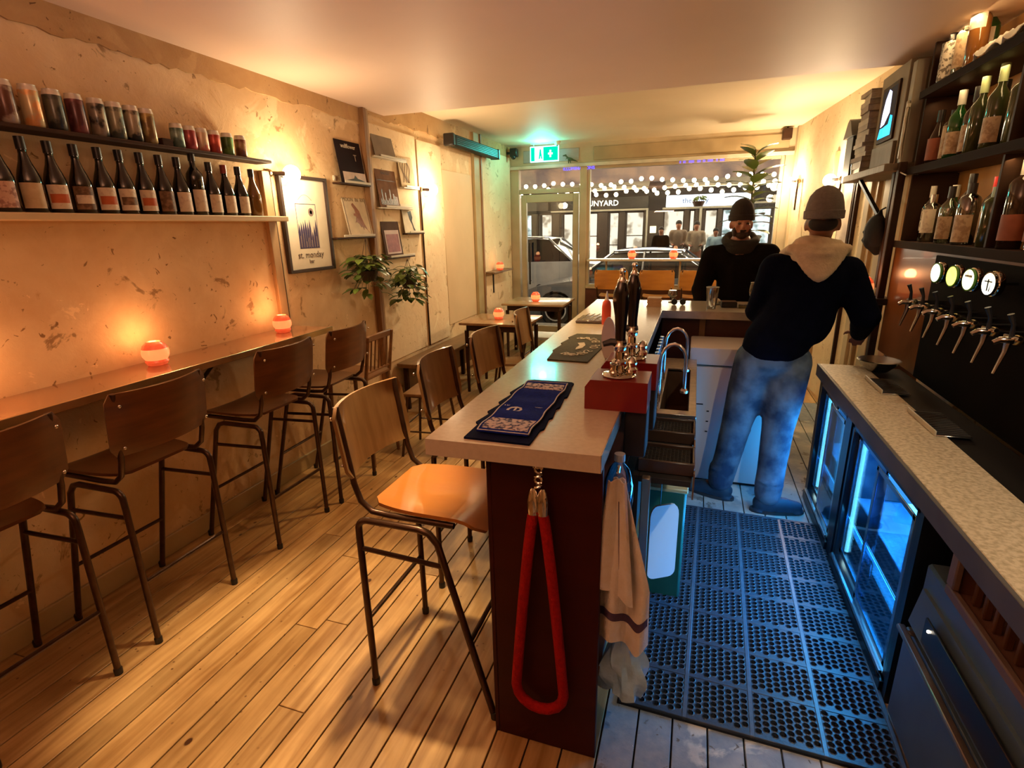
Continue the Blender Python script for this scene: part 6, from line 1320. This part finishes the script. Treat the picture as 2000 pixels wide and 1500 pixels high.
skin_d = mat('skin_shade', (.34, .15, .085), .5, scale=20, col2=(.28, .11, .06)); skin_l = mat('skin_warm', (.42, .18, .10), .5, scale=20, col2=(.34, .13, .075))
navy = mat('jacket_navy', (.0035, .0045, .014), .95, spec=.05, scale=14, col2=(.002, .003, .009), bump=.35, bscale=30); blackc = mat('jacket_black', (.007, .005, .0045), .95, spec=.05, scale=14, bump=.35, bscale=26)
jean = mat('jeans_blue', (.14, .20, .27), .8, scale=7, col2=(.015, .035, .08), contrast=(.38, .66), bump=1.0, bscale=9); jeand = mat('jeans_dark', (.012, .014, .02), .8, scale=8)
greyknit = mat('knit_grey', (.20, .17, .155), .85, scale=60, col2=(.16, .135, .12), bump=.4, bscale=160); blackknit = mat('knit_black', (.025, .016, .012), .85, scale=60, bump=.4, bscale=160)
hoodm = mat('hood_cream', (.68, .54, .38), .85, scale=30, col2=(.56, .43, .29), bump=.3, bscale=120)
Jb = dict(head=(.625, 3.33, 1.665), neck=(.615, 3.35, 1.50), chest=(.595, 3.34, 1.33), belly=(.53, 3.34, 1.12), hip=(.465, 3.34, .95),
    shL=(.425, 3.35, 1.425), elL=(.375, 3.46, 1.17), wrL=(.46, 3.66, 1.13), hdL=(.48, 3.76, 1.12), shR=(.775, 3.33, 1.41), elR=(.895, 3.34, 1.17), wrR=(.93, 3.53, 1.05), hdR=(.95, 3.62, 1.01),
    hpL=(.375, 3.34, .90), knL=(.305, 3.32, .50), anL=(.245, 3.31, .09), toL=(.10, 3.36, .04), hpR=(.555, 3.33, .90), knR=(.525, 3.27, .50), anR=(.505, 3.20, .09), toR=(.63, 3.22, .04), thL=(.9, .2, .3), thR=(-.9, .2, .3))
def hood_b(t, M):
    # folded-down hood: thick rolled collar and a pointed cape on the back
    c = V(Jb['neck'])
    m = MB()
    for k in range(24):
        a = 2 * PI * k / 24; b_ = 2 * PI * (k + 1) / 24
        f_ = lambda a: c + V((.098 * math.cos(a), .088 * math.sin(a) - .005, .055 + .020 * math.sin(a) * -1 + .010 * math.sin(2 * a)))
        m.cap(f_(a), f_(b_), .026, .026, 8)
    for k in range(15):
        u = -1 + 2 * k / 14; z1 = -.135 * (1 - abs(u) ** 1.5); m.cap(c + V((.135 * u, -.070 - .055 * (1 - u * u), .035)), c + V((.118 * u, -.085 - .075 * (1 - u * u), .02 + z1)), .024, .020, 8)
    m.cap(c + V((-.13, -.04, .03)), c + V((-.15, .03, .0)), .03, .03).cap(c + V((.13, -.04, .03)), c + V((.15, .03, -.01)), .03, .03)
    for k, z in ((0, .0), (1, -.04)): m.tube([c + V((.12 * math.cos(a), -.045 - .105 * math.sin(a), .03 + z - .02 * math.sin(a))) for a in [q * PI / 8 for q in range(9)]], .014, 6)
    blob('hood', m, hoodm, t, .009, 2)
person('person in dark jacket, cream hood, grey beanie and blue jeans standing behind the bar', (0, 0, 0), 0, Jb, skin_d, navy, jean, mat('shoe_blue', (.02, .05, .09), .6, scale=9), greyknit, PI - .15, None, hood_b)
Jp = dict(head=(.318, 4.70, 1.668), neck=(.325, 4.74, 1.51), chest=(.335, 4.76, 1.33), belly=(.335, 4.77, 1.12), hip=(.335, 4.78, .95),
    shL=(.545, 4.76, 1.43), elL=(.60, 4.70, 1.15), wrL=(.55, 4.54, .93), shR=(.125, 4.76, 1.42), elR=(.055, 4.70, 1.15), wrR=(.09, 4.54, .93),
    hpL=(.43, 4.78, .90), knL=(.44, 4.76, .50), anL=(.44, 4.80, .09), toL=(.45, 4.66, .04), hpR=(.24, 4.78, .90), knR=(.23, 4.76, .50), anR=(.23, 4.80, .09), toR=(.22, 4.66, .04), thL=(-.9, 0, .3), thR=(.9, 0, .3))
def hood_p(t, M):
    c = V(Jp['neck']); m = MB()
    for k in range(24):
        a = 2 * PI * k / 24; b_ = 2 * PI * (k + 1) / 24; f_ = lambda a: c + V((.112 * math.cos(a), .095 * math.sin(a) + .01, .03 + .03 * math.sin(a)))
        m.cap(f_(a), f_(b_), .034, .034, 8)
    m.cap(c + V((-.07, .09, .04)), c + V((.07, .09, .04)), .06, .06).ell(c + V((0, -.03, -.035)), (.115, .085, .065))
    blob('hood', m, mat('hood_olive', (.013, .010, .007), .85, scale=30, bump=.3, bscale=90), t, .012, 2)
person('person in black hooded jacket and black beanie facing the bar, short beard', (0, 0, 0), 0, Jp, skin_l, blackc, jeand, blackm_m, blackknit, .12, mat('beard_brown', (.035, .014, .008), .85, scale=60), hood_p)
# drinkers across the street, seen through the lit windows
def small_person(label, x, y, h, top, face, group):
    t = thing('person', label, 'person', (x, y, -.05), group=group); s = h / 1.7
    m = MB(); m.ell((0, 0, 1.58 * s), (.085 * s, .10 * s, .12 * s)).cap((0, 0, 1.45 * s), (0, 0, 1.40 * s), .06 * s); m.cap((0, 0, .86 * s), (-.0, 0, .9 * s), .13 * s)
    for k in (-1, 1): limb(m, [(k * .09 * s, 0, .86 * s), (k * .10 * s, -.02, .46 * s), (k * .10 * s, .02, .04)], [.09 * s, .065 * s, .05 * s]); limb(m, [(k * .20 * s, 0, 1.36 * s), (k * .25 * s, -.02, 1.08 * s), (k * .16 * s, -.2 * s, 1.02 * s)], [.055 * s, .045 * s, .032 * s]); hand(m, (k * .14 * s, -.25 * s, 1.02 * s), (0, -1, 0), (-k, 0, 0), s=s)
    blob('body', m, face, t, .02, 2)
    m = MB(); limb(m, [(0, 0, 1.28 * s), (0, 0, .92 * s)], [.17 * s, .16 * s]); limb(m, [(-.18 * s, 0, 1.37 * s), (.18 * s, 0, 1.37 * s)], [.08 * s, .08 * s])
    for k in (-1, 1): limb(m, [(k * .20 * s, 0, 1.36 * s), (k * .25 * s, -.02, 1.08 * s), (k * .17 * s, -.17 * s, 1.02 * s)], [.07 * s, .06 * s, .045 * s])
    blob('coat', m, top, t, .025, 2); m = MB(); m.ell((0, .02, 1.63 * s), (.095 * s, .11 * s, .10 * s)); m.build('hair', mat('hair_dark'), t, smooth=True)
    return t
GP = 'people inside the lit bar across the street'
cf = mat('coat_fawn', (.22, .15, .10), .8); cb_ = mat('coat_blueish', (.30, .42, .50), .8)
small_person('person in dark coat seen in the lit window across the street, by the pale pillar', -1.12, 18.35, 1.62, blackc, skin_l, GP)
small_person('person in brown coat with fair hair in the doorway across the street', -.60, 18.62, 1.80, cf, skin_l, GP)
small_person('person in fawn coat standing just beyond the brown coat across the street', -.05, 18.35, 1.76, mat('coat_tan', (.34, .25, .17), .8), skin_l, GP)
small_person('person in pale blue shirt at a table outside across the street', .52, 18.1, 1.55, cb_, skin_l, GP)
small_person('person in grey jumper sitting outside across the street beside the rubber plant', 1.05, 18.2, 1.52, mat('coat_grey', (.35, .33, .30), .8), skin_l, GP)
t = thing('yellow_lamp', 'small yellow lit lantern box outside across the street', 'lantern', (.35, 16.9, .55)); MB().box(-.08, .08, -.05, .05, 0, .26).build('box', emat('lantern_yellow', (1, .9, .2), 2), t, bevel=.005); MB().box(-.09, .09, -.06, .06, .26, .28).build('lid', black_m, t); MB().box(-.02, .02, -.02, .02, -.6, 0).build('post', black_m, t)
